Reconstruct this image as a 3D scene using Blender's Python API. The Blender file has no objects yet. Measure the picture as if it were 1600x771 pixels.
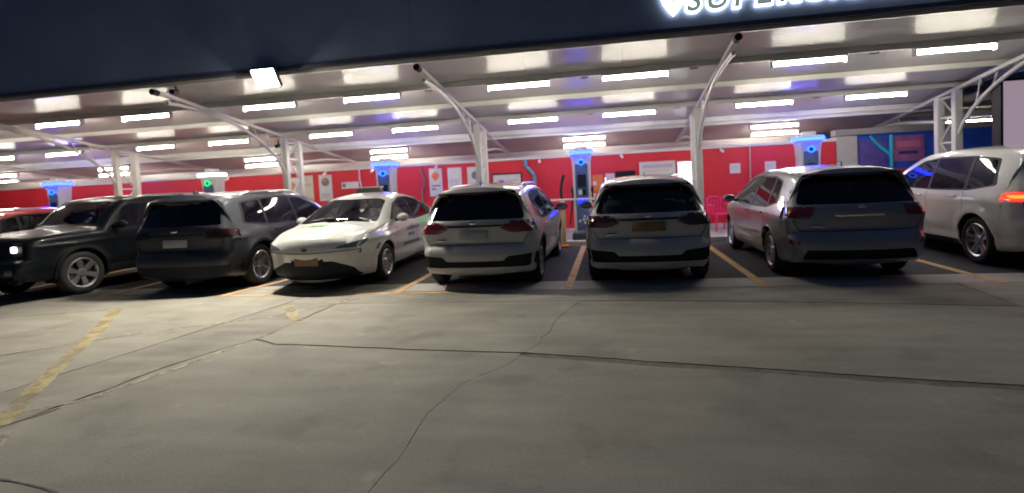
import bpy, bmesh, math, random
from mathutils import Vector, Matrix, noise
from mathutils.geometry import tessellate_polygon
random.seed(7)
C = bpy.context.scene.collection
SC = bpy.context.scene
PI = math.pi

# ------------------------------------------------------------------ camera
cam = bpy.data.cameras.new('camera')
cam.sensor_width = 36.0
cam.lens = 850.0 / 1600.0 * 36.0
cam.shift_y = -55.5 / 1600.0
cam.clip_start = 0.05
cam.clip_end = 1500
cam.dof.use_dof = True
cam.dof.focus_distance = 3.4
cam.dof.aperture_fstop = 1.5
co = bpy.data.objects.new('camera', cam)
C.objects.link(co)
R = Matrix(((0.9828952, 0.04122759, 0.1794918),
            (0.17682037, 0.0612515, -0.98233539),
            (-0.05149346, 0.99727054, 0.05291393)))
co.matrix_world = Matrix.Translation((0, 0, 1.6)) @ R.to_4x4()
SC.camera = co

# ------------------------------------------------------------------ world, exposure (night: no sun)
w = bpy.data.worlds.new('World')
SC.world = w
w.use_nodes = True
bg = w.node_tree.nodes['Background']
bg.inputs[0].default_value = (0.17, 0.27, 0.56, 1)
bg.inputs[1].default_value = 0.026
SC.view_settings.view_transform = 'Standard'
SC.view_settings.look = 'None'
SC.view_settings.exposure = 2.0
SC.view_settings.gamma = 1.0
SC.render.engine = 'CYCLES'
SC.cycles.use_denoising = True
SC.cycles.max_bounces = 7
SC.cycles.diffuse_bounces = 4
SC.cycles.glossy_bounces = 4
SC.cycles.transparent_max_bounces = 12
SC.cycles.sample_clamp_indirect = 4.0
SC.cycles.caustics_reflective = False
SC.cycles.caustics_refractive = False

TUBE_STRENGTH = 17.0
FLOOD_STRENGTH = 265.0

# ------------------------------------------------------------------ materials
MATS = {}

def mat(name, col, rough=0.5, metal=0.0, coat=0.0, emit=None, estr=0.0, alpha=None, spec=0.5,
        noise_amt=0.0, noise_scale=3.0, bump=0.0, bump_scale=40.0, back=None):
    if name in MATS:
        return MATS[name]
    m = bpy.data.materials.new(name)
    m.use_nodes = True
    nt = m.node_tree
    b = nt.nodes['Principled BSDF']
    b.inputs['Base Color'].default_value = (*col, 1)
    b.inputs['Roughness'].default_value = rough
    b.inputs['Metallic'].default_value = metal
    b.inputs['Specular IOR Level'].default_value = spec
    b.inputs['Coat Weight'].default_value = coat
    b.inputs['Coat Roughness'].default_value = 0.04
    if emit:
        b.inputs['Emission Color'].default_value = (*emit, 1)
        b.inputs['Emission Strength'].default_value = estr
    if noise_amt or bump:
        tc = nt.nodes.new('ShaderNodeTexCoord')
        n = nt.nodes.new('ShaderNodeTexNoise')
        n.inputs['Scale'].default_value = noise_scale
        n.inputs['Detail'].default_value = 7
        nt.links.new(tc.outputs['Object'], n.inputs['Vector'])
        if noise_amt:
            r = nt.nodes.new('ShaderNodeValToRGB')
            r.color_ramp.elements[0].position = 0.3
            r.color_ramp.elements[1].position = 0.7
            r.color_ramp.elements[0].color = (*[c * (1 - noise_amt) for c in col], 1)
            r.color_ramp.elements[1].color = (*[min(1, c * (1 + noise_amt)) for c in col], 1)
            nt.links.new(n.outputs['Fac'], r.inputs['Fac'])
            nt.links.new(r.outputs['Color'], b.inputs['Base Color'])
        if bump:
            n2 = nt.nodes.new('ShaderNodeTexNoise')
            n2.inputs['Scale'].default_value = bump_scale
            n2.inputs['Detail'].default_value = 5
            nt.links.new(tc.outputs['Object'], n2.inputs['Vector'])
            bp = nt.nodes.new('ShaderNodeBump')
            bp.inputs['Strength'].default_value = bump
            bp.inputs['Distance'].default_value = 0.01
            nt.links.new(n2.outputs['Fac'], bp.inputs['Height'])
            nt.links.new(bp.outputs['Normal'], b.inputs['Normal'])
    if back:
        # inner side of a body shell is dark trim
        g = nt.nodes.new('ShaderNodeNewGeometry')
        mx = nt.nodes.new('ShaderNodeMixShader')
        d = nt.nodes.new('ShaderNodeBsdfDiffuse')
        d.inputs[0].default_value = (*back, 1)
        nt.links.new(g.outputs['Backfacing'], mx.inputs[0])
        nt.links.new(b.outputs[0], mx.inputs[1])
        nt.links.new(d.outputs[0], mx.inputs[2])
        nt.links.new(mx.outputs[0], nt.nodes['Material Output'].inputs[0])
    MATS[name] = m
    return m


def emis(name, col, s):
    if name in MATS:
        return MATS[name]
    m = bpy.data.materials.new(name)
    m.use_nodes = True
    nt = m.node_tree
    nt.nodes.remove(nt.nodes['Principled BSDF'])
    e = nt.nodes.new('ShaderNodeEmission')
    e.inputs[0].default_value = (*col, 1)
    e.inputs[1].default_value = s
    nt.links.new(e.outputs[0], nt.nodes['Material Output'].inputs[0])
    MATS[name] = m
    return m


def glassmat(name, tint):
    m = bpy.data.materials.new(name)
    m.use_nodes = True
    nt = m.node_tree
    nt.nodes.remove(nt.nodes['Principled BSDF'])
    t = nt.nodes.new('ShaderNodeBsdfTransparent')
    t.inputs[0].default_value = (*tint, 1)
    g = nt.nodes.new('ShaderNodeBsdfGlossy')
    g.inputs['Roughness'].default_value = 0.02
    g.inputs[0].default_value = (0.9, 0.93, 1.0, 1)
    fr = nt.nodes.new('ShaderNodeFresnel')
    fr.inputs[0].default_value = 1.5
    mx = nt.nodes.new('ShaderNodeMixShader')
    nt.links.new(fr.outputs[0], mx.inputs[0])
    nt.links.new(t.outputs[0], mx.inputs[1])
    nt.links.new(g.outputs[0], mx.inputs[2])
    nt.links.new(mx.outputs[0], nt.nodes['Material Output'].inputs[0])
    MATS[name] = m
    return m


def worn_paint(name, col, thr=0.45, scale=9.0):
    """road paint that is worn through in patches"""
    m = mat(name, col, 0.75, noise_amt=0.15, noise_scale=5)
    nt = m.node_tree
    b = nt.nodes['Principled BSDF']
    tc = nt.nodes.new('ShaderNodeTexCoord')
    n = nt.nodes.new('ShaderNodeTexNoise')
    n.inputs['Scale'].default_value = scale
    n.inputs['Detail'].default_value = 8
    n.inputs['Roughness'].default_value = 0.7
    nt.links.new(tc.outputs['Object'], n.inputs['Vector'])
    r = nt.nodes.new('ShaderNodeValToRGB')
    r.color_ramp.elements[0].position = thr - 0.09
    r.color_ramp.elements[1].position = thr + 0.09
    nt.links.new(n.outputs['Fac'], r.inputs['Fac'])
    nt.links.new(r.outputs['Color'], b.inputs['Alpha'])
    return m


def concrete(name, col, var=0.16):
    """poured concrete: broad stains, fine grain, dark specks"""
    m = bpy.data.materials.new(name)
    m.use_nodes = True
    nt = m.node_tree
    b = nt.nodes['Principled BSDF']
    b.inputs['Roughness'].default_value = 0.82
    b.inputs['Specular IOR Level'].default_value = 0.3
    tc = nt.nodes.new('ShaderNodeTexCoord')

    def nz(scale, detail, lo, hi, p0=0.3, p1=0.7, stretch=None, dist=0.0):
        n = nt.nodes.new('ShaderNodeTexNoise')
        n.inputs['Scale'].default_value = scale
        n.inputs['Detail'].default_value = detail
        n.inputs['Distortion'].default_value = dist
        if stretch:
            mp = nt.nodes.new('ShaderNodeMapping')
            mp.inputs['Scale'].default_value = stretch
            nt.links.new(tc.outputs['Object'], mp.inputs['Vector'])
            nt.links.new(mp.outputs[0], n.inputs['Vector'])
        else:
            nt.links.new(tc.outputs['Object'], n.inputs['Vector'])
        mr = nt.nodes.new('ShaderNodeMapRange')
        mr.inputs['From Min'].default_value = p0
        mr.inputs['From Max'].default_value = p1
        mr.inputs['To Min'].default_value = lo
        mr.inputs['To Max'].default_value = hi
        nt.links.new(n.outputs['Fac'], mr.inputs[0])
        return mr.outputs[0], n
    a, _ = nz(0.55, 4, 1 - var, 1 + var, dist=0.6)
    s, _ = nz(2.3, 7, 1 - var * 0.7, 1 + var * 0.7, stretch=(0.5, 1.6, 1))
    g, gn = nz(50, 7, 0.90, 1.09)
    k, _ = nz(1.7, 9, 0.84, 1.0, 0.34, 0.44)
    lt, _ = nz(3.1, 5, 1.0, 1.22, 0.64, 0.74)
    prev = a
    for x in (s, g, k, lt):
        mu = nt.nodes.new('ShaderNodeMath')
        mu.operation = 'MULTIPLY'
        nt.links.new(prev, mu.inputs[0])
        nt.links.new(x, mu.inputs[1])
        prev = mu.outputs[0]
    vm = nt.nodes.new('ShaderNodeVectorMath')
    vm.operation = 'SCALE'
    vm.inputs[0].default_value = col
    nt.links.new(prev, vm.inputs['Scale'])
    nt.links.new(vm.outputs[0], b.inputs['Base Color'])
    bp = nt.nodes.new('ShaderNodeBump')
    bp.inputs['Strength'].default_value = 0.35
    bp.inputs['Distance'].default_value = 0.006
    nt.links.new(gn.outputs['Fac'], bp.inputs['Height'])
    nt.links.new(bp.outputs['Normal'], b.inputs['Normal'])
    MATS[name] = m
    return m


def ceiling_mat():
    """white coated sheet with fine rolled ribs running along the row"""
    m = mat('ceiling_sheet', (0.52, 0.51, 0.50), 0.42, spec=0.4)
    nt = m.node_tree
    b = nt.nodes['Principled BSDF']
    b.inputs['Coat Weight'].default_value = 0.85
    b.inputs['Coat IOR'].default_value = 1.7
    b.inputs['Coat Roughness'].default_value = 0.07
    tc = nt.nodes.new('ShaderNodeTexCoord')
    wv = nt.nodes.new('ShaderNodeTexWave')
    wv.bands_direction = 'Y'
    wv.inputs['Scale'].default_value = 4.0
    wv.inputs['Distortion'].default_value = 0.3
    nt.links.new(tc.outputs['Object'], wv.inputs['Vector'])
    bp = nt.nodes.new('ShaderNodeBump')
    bp.inputs['Strength'].default_value = 0.55
    bp.inputs['Distance'].default_value = 0.012
    nt.links.new(wv.outputs['Fac'], bp.inputs['Height'])
    nt.links.new(bp.outputs['Normal'], b.inputs['Normal'])
    nt.links.new(bp.outputs['Normal'], b.inputs['Coat Normal'])
    n = nt.nodes.new('ShaderNodeTexNoise')
    n.inputs['Scale'].default_value = 0.8
    n.inputs['Detail'].default_value = 5
    nt.links.new(tc.outputs['Object'], n.inputs['Vector'])
    r = nt.nodes.new('ShaderNodeValToRGB')
    r.color_ramp.elements[0].color = (0.62, 0.60, 0.605, 1)
    r.color_ramp.elements[1].color = (0.74, 0.725, 0.725, 1)
    nt.links.new(n.outputs['Fac'], r.inputs['Fac'])
    nt.links.new(r.outputs['Color'], b.inputs['Base Color'])
    return m


M_concrete = concrete('concrete', (0.335, 0.318, 0.268))
M_concrete2 = concrete('concrete_patch', (0.30, 0.283, 0.24), 0.28)
M_strip = concrete('concrete_pale', (0.45, 0.43, 0.40), 0.12)
M_asphalt = concrete('asphalt', (0.045, 0.046, 0.052), 0.18)
M_joint = mat('joint_dirt', (0.20, 0.182, 0.15), 0.95, noise_amt=0.3, noise_scale=8)
M_yellow = worn_paint('yellow_paint', (0.58, 0.36, 0.17), 0.31, 5)
M_yellow_old = worn_paint('old_yellow_paint', (0.46, 0.375, 0.20), 0.45, 2.2)
M_faint = worn_paint('faint_paint', (0.47, 0.42, 0.30), 0.50, 4)
M_red = mat('red_wall_paint', (0.58, 0.014, 0.030), 0.55, noise_amt=0.10, noise_scale=1.2, bump=0.1)
M_ceil = ceiling_mat()
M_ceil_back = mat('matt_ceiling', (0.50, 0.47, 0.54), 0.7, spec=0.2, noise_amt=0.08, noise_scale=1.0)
M_steel = mat('white_steel', (0.62, 0.61, 0.58), 0.38, noise_amt=0.06, noise_scale=4)
M_dark = mat('black_plastic', (0.007, 0.008, 0.010), 0.55, spec=0.22)
M_rubber = mat('rubber', (0.012, 0.012, 0.013), 0.8, bump=0.2)
M_navy = mat('navy_fascia', (0.20, 0.255, 0.39), 0.55, noise_amt=0.2, noise_scale=0.6)
M_white = mat('white_paint', (0.74, 0.73, 0.70), 0.5, noise_amt=0.05, noise_scale=2)
M_tube = emis('tube_glow', (1.0, 0.93, 0.78), TUBE_STRENGTH)
M_flood = emis('floodlight_glow', (1.0, 0.93, 0.80), FLOOD_STRENGTH)
M_alloy = mat('alloy', (0.55, 0.55, 0.57), 0.28, metal=0.9)
M_alloy_dark = mat('alloy_dark', (0.10, 0.10, 0.11), 0.35, metal=0.8)
M_chrome = mat('chrome', (0.8, 0.8, 0.82), 0.12, metal=1.0)
M_trim = mat('interior_trim', (0.035, 0.035, 0.038), 0.8)
M_seat = mat('seat_cloth', (0.13, 0.125, 0.12), 0.85)
M_redlens = mat('red_lens', (0.16, 0.006, 0.008), 0.12, coat=1.0)
M_darklens = mat('smoked_red_lens', (0.045, 0.006, 0.010), 0.1, coat=1.0)
M_brakelit = emis('lit_tail_lamp', (1.0, 0.012, 0.006), 1.8)
M_brakecore = emis('lit_tail_lamp_core', (1.0, 0.10, 0.012), 1.4)
M_headlit = emis('lit_headlamp', (1.0, 0.97, 0.9), 2.0)
M_headlens = mat('headlamp_lens', (0.10, 0.11, 0.12), 0.06, coat=1.0)
M_plate_y = mat('ochre_plate', (0.22, 0.135, 0.06), 0.5, noise_amt=0.1, noise_scale=20)
M_plate_w = mat('grey_plate', (0.30, 0.30, 0.30), 0.5, noise_amt=0.1, noise_scale=20)
M_blueled = emis('blue_led', (0.006, 0.014, 1.0), 13.0)
M_blueled2 = emis('blue_display', (0.005, 0.02, 1.0), 1.3)
M_cyanled = emis('cyan_led', (0.01, 0.10, 1.0), 1.6)
M_greenled = emis('green_led', (0.005, 0.9, 0.20), 0.6)
M_whiteled = emis('white_led', (1.0, 0.98, 0.9), 1.6)
M_chg = mat('charger_white', (0.50, 0.51, 0.55), 0.35)
M_chgblue = mat('charger_blue_print', (0.075, 0.11, 0.25), 0.35, noise_amt=0.3, noise_scale=6)
M_screen = mat('dark_screen', (0.02, 0.022, 0.03), 0.08, coat=1.0)
M_pink = mat('pink_plastic', (0.85, 0.03, 0.16), 0.4)
M_pipe = mat('blue_pipe', (0.10, 0.34, 0.48), 0.4)
M_cyan = mat('cyan_pipe', (0.03, 0.42, 0.60), 0.4)
M_paper = mat('paper', (0.62, 0.62, 0.60), 0.6, noise_amt=0.06, noise_scale=5)
M_cream = mat('cream_paper', (0.62, 0.58, 0.44), 0.6, noise_amt=0.08, noise_scale=5)
M_orange = mat('orange_print', (0.70, 0.17, 0.03), 0.55, noise_amt=0.2, noise_scale=9)
M_ochre = mat('ochre_print', (0.55, 0.30, 0.08), 0.55, noise_amt=0.2, noise_scale=9)
M_ink = mat('grey_ink', (0.16, 0.18, 0.19), 0.6)
M_inkg = mat('green_ink', (0.20, 0.55, 0.16), 0.5)
M_blueink = mat('blue_ink', (0.03, 0.16, 0.70), 0.5)
M_blue = mat('blue_board', (0.025, 0.11, 0.62), 0.5, noise_amt=0.2, noise_scale=1.5)
M_lilac = mat('lilac_print', (0.34, 0.12, 0.32), 0.5, noise_amt=0.2, noise_scale=3)
M_grey = mat('grey_render', (0.20, 0.19, 0.185), 0.7, noise_amt=0.12, noise_scale=1.5)
M_beige = mat('beige_post', (0.55, 0.42, 0.25), 0.5)
M_dot = mat('dark_blue_print', (0.03, 0.04, 0.12), 0.5)

PAINT = {}


def paint(name, col, metal=0.0, rough=0.32):
    m = mat(name, col, rough, metal=metal, coat=0.9, back=(0.03, 0.03, 0.032))
    PAINT[name] = m
    return m


P_white = paint('pearl_white_paint', (0.41, 0.405, 0.39))
P_silver = paint('silver_paint', (0.25, 0.255, 0.28), 0.5, 0.32)
P_taxi = paint('white_taxi_paint', (0.53, 0.53, 0.50))
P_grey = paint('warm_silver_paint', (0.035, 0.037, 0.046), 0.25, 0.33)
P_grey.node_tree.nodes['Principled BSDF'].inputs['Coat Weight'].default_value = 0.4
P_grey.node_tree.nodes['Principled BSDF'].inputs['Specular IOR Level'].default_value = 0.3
P_black = paint('black_paint', (0.006, 0.008, 0.010), 0.0, 0.3)
P_black.node_tree.nodes['Principled BSDF'].inputs['Coat Weight'].default_value = 0.15
P_black.node_tree.nodes['Principled BSDF'].inputs['Specular IOR Level'].default_value = 0.15
P_red = paint('red_paint', (0.42, 0.012, 0.030), 0.1)
P_mpv = paint('warm_white_paint', (0.70, 0.695, 0.67))

G_dark = glassmat('privacy_glass', (0.05, 0.055, 0.065))
G_mid = glassmat('tinted_glass', (0.28, 0.30, 0.32))
G_clear = glassmat('clear_glass', (0.52, 0.57, 0.58))

# ------------------------------------------------------------------ helpers


def tag(o, label=None, cat=None, group=None, kind=None):
    if label:
        o['label'] = label
    if cat:
        o['category'] = cat
    if group:
        o['group'] = group
    if kind:
        o['kind'] = kind
    return o


def empty(name, loc=(0, 0, 0), rz=0.0, label=None, cat=None, group=None):
    o = bpy.data.objects.new(name, None)
    o.empty_display_size = 0.2
    C.objects.link(o)
    o.location = loc
    o.rotation_euler = (0, 0, rz)
    return tag(o, label, cat, group)


def link(name, bm, m, parent=None, smooth=False, angle=35):
    me = bpy.data.meshes.new(name)
    bm.to_mesh(me)
    bm.free()
    if smooth:
        for p in me.polygons:
            p.use_smooth = True
        me.set_sharp_from_angle(angle=math.radians(angle))
    for x in (m if isinstance(m, (list, tuple)) else [m]):
        me.materials.append(x)
    o = bpy.data.objects.new(name, me)
    C.objects.link(o)
    if parent:
        o.parent = parent
    return o


def copy_tree(o, parent=None):
    c = o.copy()
    C.objects.link(c)
    if parent:
        c.parent = parent
    for ch in list(o.children):
        copy_tree(ch, c)
    return c


def box(bm, x0, x1, y0, y1, z0, z1, M=None):
    vs = [bm.verts.new(Vector(p) if M is None else M @ Vector(p)) for p in
          [(x0, y0, z0), (x1, y0, z0), (x1, y1, z0), (x0, y1, z0), (x0, y0, z1), (x1, y0, z1), (x1, y1, z1), (x0, y1, z1)]]
    for f in ((3, 2, 1, 0), (4, 5, 6, 7), (0, 1, 5, 4), (1, 2, 6, 5), (2, 3, 7, 6), (3, 0, 4, 7)):
        bm.faces.new([vs[i] for i in f])
    return vs


def rbox(bm, x0, x1, y0, y1, z0, z1, r=0.02, seg=2, M=None):
    t = bmesh.new()
    box(t, x0, x1, y0, y1, z0, z1)
    bmesh.ops.bevel(t, geom=t.edges[:] + t.verts[:], offset=r, segments=seg, affect='EDGES', profile=0.5)
    merge(bm, t, M)


def merge(bm, t, M=None):
    mp = {}
    for v in t.verts:
        mp[v] = bm.verts.new(M @ v.co if M else v.co)
    for f in t.faces:
        try:
            nf = bm.faces.new([mp[v] for v in f.verts])
            nf.material_index = f.material_index
        except ValueError:
            pass
    t.free()


def tube(bm, pts, r, seg=8, cap=True, rect=None):
    """swept tube (or rectangular bar when rect=(w,h)) along points"""
    pts = [Vector(p) for p in pts]
    rings = []
    for i, p in enumerate(pts):
        a = pts[max(0, i - 1)]
        b = pts[min(len(pts) - 1, i + 1)]
        t = (b - a).normalized()
        up = Vector((0, 0, 1)) if abs(t.z) < 0.95 else Vector((0, 1, 0))
        if rect and abs(t.x) < 1e-3:
            s = Vector((1, 0, 0))
        else:
            s = t.cross(up).normalized()
        n = s.cross(t).normalized()
        rr = r[i] if isinstance(r, (list, tuple)) else r
        if rect:
            ww, hh = rect[0] / 2, rect[1] / 2
            rings.append([bm.verts.new(p + s * a_ * ww + n * b_ * hh) for a_, b_ in ((-1, -1), (1, -1), (1, 1), (-1, 1))])
        else:
            rings.append([bm.verts.new(p + (s * math.cos(2 * PI * k / seg) + n * math.sin(2 * PI * k / seg)) * rr) for k in range(seg)])
    n_ = len(rings[0])
    for a, b in zip(rings, rings[1:]):
        for k in range(n_):
            bm.faces.new((a[k], a[(k + 1) % n_], b[(k + 1) % n_], b[k]))
    if cap:
        bm.faces.new(rings[0][::-1])
        bm.faces.new(rings[-1])


def lathe(bm, prof, seg=32, M=None, closed=False):
    """profile of (radius, axial) revolved round the local X axis"""
    rings = []
    for r, x in prof:
        ring = []
        for k in range(seg):
            a = 2 * PI * k / seg
            p = Vector((x, r * math.cos(a), r * math.sin(a)))
            ring.append(bm.verts.new(M @ p if M else p))
        rings.append(ring)
    pr = list(zip(rings, rings[1:]))
    if closed:
        pr.append((rings[-1], rings[0]))
    for a, b in pr:
        for k in range(seg):
            bm.faces.new((a[k], a[(k + 1) % seg], b[(k + 1) % seg], b[k]))
    if not closed:
        for ring, rv in ((rings[0], True), (rings[-1], False)):
            bm.faces.new(ring[::-1] if rv else ring)


def prism(bm, pts, z0, z1, axes='xy', M=None):
    def mk(p, z):
        if axes == 'xy':
            v = Vector((p[0], p[1], z))
        elif axes == 'xz':
            v = Vector((p[0], z, p[1]))
        else:
            v = Vector((z, p[0], p[1]))
        return M @ v if M else v
    a = [bm.verts.new(mk(p, z0)) for p in pts]
    b = [bm.verts.new(mk(p, z1)) for p in pts]
    n = len(pts)
    bm.faces.new(a[::-1])
    bm.faces.new(b)
    for i in range(n):
        bm.faces.new((a[i], a[(i + 1) % n], b[(i + 1) % n], b[i]))
    bmesh.ops.recalc_face_normals(bm, faces=bm.faces[:])


def simple(name, fn, m, parent=None, smooth=False):
    bm = bmesh.new()
    fn(bm)
    return link(name, bm, m, parent, smooth)


def disc_pts(cx, cz, r, n=20, sx=1.0):
    return [(cx + r * sx * math.cos(2 * PI * k / n), cz + r * math.sin(2 * PI * k / n)) for k in range(n)]


def text_mesh(s, size, extrude, offset=0.0, shear=0.0):
    cu = bpy.data.curves.new('txt', 'FONT')
    cu.body = s
    cu.size = size
    cu.extrude = extrude
    cu.offset = offset
    cu.shear = shear
    cu.resolution_u = 4
    o = bpy.data.objects.new('txt', cu)
    C.objects.link(o)
    dg = bpy.context.evaluated_depsgraph_get()
    me = bpy.data.meshes.new_from_object(o.evaluated_get(dg))
    bpy.data.objects.remove(o)
    return me


# ================================================================== GROUND
tag(simple('ground', lambda b: box(b, -150, 150, -60, 240, -0.6, -0.006), M_joint), 'dark dirt base under the paved yard', None, None, 'structure')

J1 = [(-3.96, 5.38), (-3.6, 5.19), (-2.9, 5.13), (-2.02, 5.03), (-0.88, 4.95), (-0.37, 4.85), (0.4, 4.7), (1.18, 4.57), (2.03, 4.4), (2.78, 4.28), (4.5, 4.0), (9, 3.3), (25, 0.8)]
J2 = [(-0.47, 7.1), (-0.66, 6.23), (-0.69, 5.82), (-0.74, 5.28), (-0.88, 4.95), (-0.97, 4.58), (-1.24, 4.15), (-1.28, 3.89), (-1.34, 3.6), (-1.31, 3.17), (-1.32, 2.79), (-1.33, 2.5), (-1.3, 0.5), (-1.5, -6)]
J3 = [(-3.9, 7.1), (-3.91, 6.05), (-3.96, 5.38), (-4.14, 4.9), (-4.3, 4.34), (-4.32, 3.9), (-4.44, 3.36), (-4.47, 3.16), (-4.6, 2.5), (-4.9, 0.5), (-5.3, -6)]
J4 = [(-4.72, 7.7), (-4.74, 7.1), (-4.89, 6.16), (-5.02, 5.37), (-5.14, 4.59), (-5.22, 4.14), (-5.5, 2.5), (-6.1, -6)]
J5 = [(-3.9, 7.1), (-0.47, 7.1), (0.63, 7.05), (1.82, 6.94), (3.03, 6.79), (4.24, 6.6)]
J6 = [(4.36, 7.92), (4.33, 7.58), (4.29, 7.0), (4.24, 6.54), (4.1, 5.4), (3.95, 4.1)]


def rough_line(L, off, amp=0.012, step=0.12, seed=0.0):
    """polyline resampled, shifted sideways by off and given a broken edge"""
    out = []
    for (x0, y0), (x1, y1) in zip(L, L[1:]):
        d = math.hypot(x1 - x0, y1 - y0)
        n = max(1, int(d / step)) if d < 4 else 6
        for k in range(n):
            t = k / n
            out.append((x0 + (x1 - x0) * t, y0 + (y1 - y0) * t, -(y1 - y0) / d, (x1 - x0) / d))
    x, y = L[-1]
    out.append((x, y, out[-1][2], out[-1][3]))
    r = []
    for x, y, nx, ny in out:
        j = noise.noise(Vector((x * 5, y * 5, seed))) * amp * 1.6 + noise.noise(Vector((x * 19, y * 19, seed))) * amp
        r.append((x + nx * (off + j), y + ny * (off + j)))
    return r


def sub(L, a, b):
    return L[a:b]


slabs = empty('concrete_yard', (0, 0, 0))
tag(slabs, 'worn concrete yard in cracked slabs in front of the parking bays', None, None, 'structure')
FY = 7.88


def slab(pts, m=M_concrete, z=0.0):
    bm = bmesh.new()
    n = len(pts)
    lo = [bm.verts.new((x, y, -0.016)) for x, y in pts]
    up = [bm.verts.new((x, y, z)) for x, y in pts]
    for tri in tessellate_polygon([[Vector((x, y, 0)) for x, y in pts]]):
        f = bm.faces.new([up[i] for i in tri])
        f.normal_update()
        if f.normal.z < 0:
            f.normal_flip()
    for i in range(n):
        bm.faces.new((lo[i], lo[(i + 1) % n], up[(i + 1) % n], up[i]))
    o = link('slab', bm, m, slabs)
    return o


A = lambda L, o, s, amp=0.012: rough_line(L, o, amp, 0.12, s)


def jag(L, amp, seed):
    """the same joint with a wandering course, shared by the slabs on both sides"""
    out = [L[0]]
    for (x0, y0), (x1, y1) in zip(L, L[1:]):
        d = math.hypot(x1 - x0, y1 - y0)
        n = max(1, int(d / .17)) if d < 3 else 1
        for k in range(1, n + 1):
            t = k / n
            x, y = x0 + (x1 - x0) * t, y0 + (y1 - y0) * t
            if k < n:
                j = noise.noise(Vector((x * 3.1, y * 3.1, seed))) * amp
                x += j
                y += j * .3
            out.append((x, y))
    return out


J2a, J2b = jag(J2[0:5], .09, 3.3), jag(J2[4:14], .10, 5.1)
# middle row, left and right of the lengthwise crack
slab(A(J1[0:5], 0.010, 1, .007) + A(J2a, -0.003, 2, .002)[::-1] + A(J3[0:3], 0.01, 3))
slab(A(J1[4:10] + [(3.95, 4.1)], 0.016, 4, .008) + A(J6[3:6], -0.01, 5, .006)[::-1] + A(J5[1:6], -0.010, 6, .005)[::-1] + A(J2a, 0.003, 7, .002))
# near row
slab(A(J1[0:5], -0.030, 8, .012) + A(J2b, -0.003, 9, .002) + A(J3[2:11], 0.012, 10)[::-1])
slab(A(J1[4:13], -0.105, 11, .016) + [(25, -6), (-1.5, -6)] + A(J2b, 0.003, 12, .002)[::-1])
# strip behind the middle row up to the bays
slab(A(J5, 0.012, 13, .005) + [(4.24, 6.6), (4.28, 7.0), (4.34, FY), (-3.9, FY)], M_concrete2)
# right of the slanting joint
slab([(4.38, FY)] + A(J6[1:6], 0.02, 14, .008) + A([(3.99, 4.12)] + J1[10:13], 0.016, 15, .008) + [(25, FY)])
# narrow patched strip
slab(A(J3, -0.014, 16, .02) + A(J4[1:8], 0.008, 17, .008)[::-1], M_concrete2)
slab([(-3.92, 7.11), (-4.73, 7.11), (-4.715, FY), (-3.915, FY)], M_concrete2, -0.001)
# left part
slab(A(J4, -0.010, 18, .006) + [(-12, -6), (-30, -6), (-30, FY), (-4.73, FY)])
# shallow crack across the near left corner
def crackline(pts, wd, seed):
    bm = bmesh.new()
    a = rough_line(pts, wd, 0.008, 0.05, seed)
    b = rough_line(pts, -wd, 0.008, 0.05, seed + 3)
    va = [bm.verts.new((x, y, 0.0035)) for x, y in a]
    vb = [bm.verts.new((x, y, 0.0035)) for x, y in b]
    for i in range(len(va) - 1):
        bm.faces.new((va[i], vb[i], vb[i + 1], va[i + 1]))
    o = link('crack', bm, M_joint, slabs)
    return o


crackline([(-4.3, 2.62), (-3.9, 2.60), (-3.62, 2.53), (-3.36, 2.5), (-3.1, 2.44), (-2.9, 2.3)], 0.010, 40)
crackline([(-4.35, 3.5), (-4.42, 3.3), (-4.5, 3.1), (-4.6, 2.9)], 0.018, 41)

# parking bays, kerb strip, island
bays = empty('parking_bays', (0, 0, 0))
tag(bays, 'dark asphalt parking bays with yellow lines under the canopy', None, None, 'structure')
BL = [-30, -24.7, -22.0, -19.3, -16.7, -14.0, -11.35, -8.7, -6.0, -3.29, -0.67, 2.03, 4.84, 7.5, 10.2, 12.9]
for i in range(len(BL) - 1):
    a, b = BL[i], BL[i + 1]
    simple('bay_surface', lambda bm: box(bm, a + .003, b - .003, 8.52, 13.0, -0.02, 0.0), M_asphalt, bays)
    m = M_strip if a > -3.5 else M_concrete2
    simple('front_strip', lambda bm: box(bm, a + .003, b - .003, FY + 0.012, 8.515, -0.02, 0.0), m, bays)
tag(simple('concrete_yard_right', lambda bm: box(bm, 12.91, 25, FY + .01, 13, -0.02, 0.0), M_asphalt), 'dark asphalt at the far right of the bays', None, None, 'structure').name = 'asphalt_yard'
for x in BL[2:-2]:
    x0, x1 = x, x
    if x == -6.0:
        y0, x0 = 7.75, -6.28
    elif x < -6:
        y0 = 7.8
    else:
        y0 = 7.80
    bm = bmesh.new()
    prism(bm, [(x0 - .06, y0), (x0 + .06, y0), (x1 + .06, 9.0), (x1 + .06, 12.95), (x1 - .06, 12.95), (x1 - .06, 9.0)], 0.003, 0.006)
    link('bay_line', bm, M_yellow, bays)
for a, b in ((-6.3, -2.35), (-8.7, -6.9), (2.03, 2.6)):
    if a > 0:
        continue
    simple('front_line', lambda bm: box(bm, a, b, 7.70, 7.80, 0.0025, 0.0050), M_yellow, bays)

# old yellow markings on the yard
marks = empty('yard_markings', (0, 0, 0))
tag(marks, 'worn slanting yellow lines on the concrete yard at the left', None, None, 'structure')


def stripe(name, pts, wd, m, z=0.004):
    bm = bmesh.new()
    a = rough_line(pts, wd / 2, 0.010, 0.1, 50)
    b = rough_line(pts, -wd / 2, 0.010, 0.1, 55)
    va = [bm.verts.new((x, y, z)) for x, y in a]
    vb = [bm.verts.new((x, y, z)) for x, y in b]
    for i in range(len(va) - 1):
        bm.faces.new((va[i], vb[i], vb[i + 1], va[i + 1]))
    return link(name, bm, m, marks)


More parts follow.
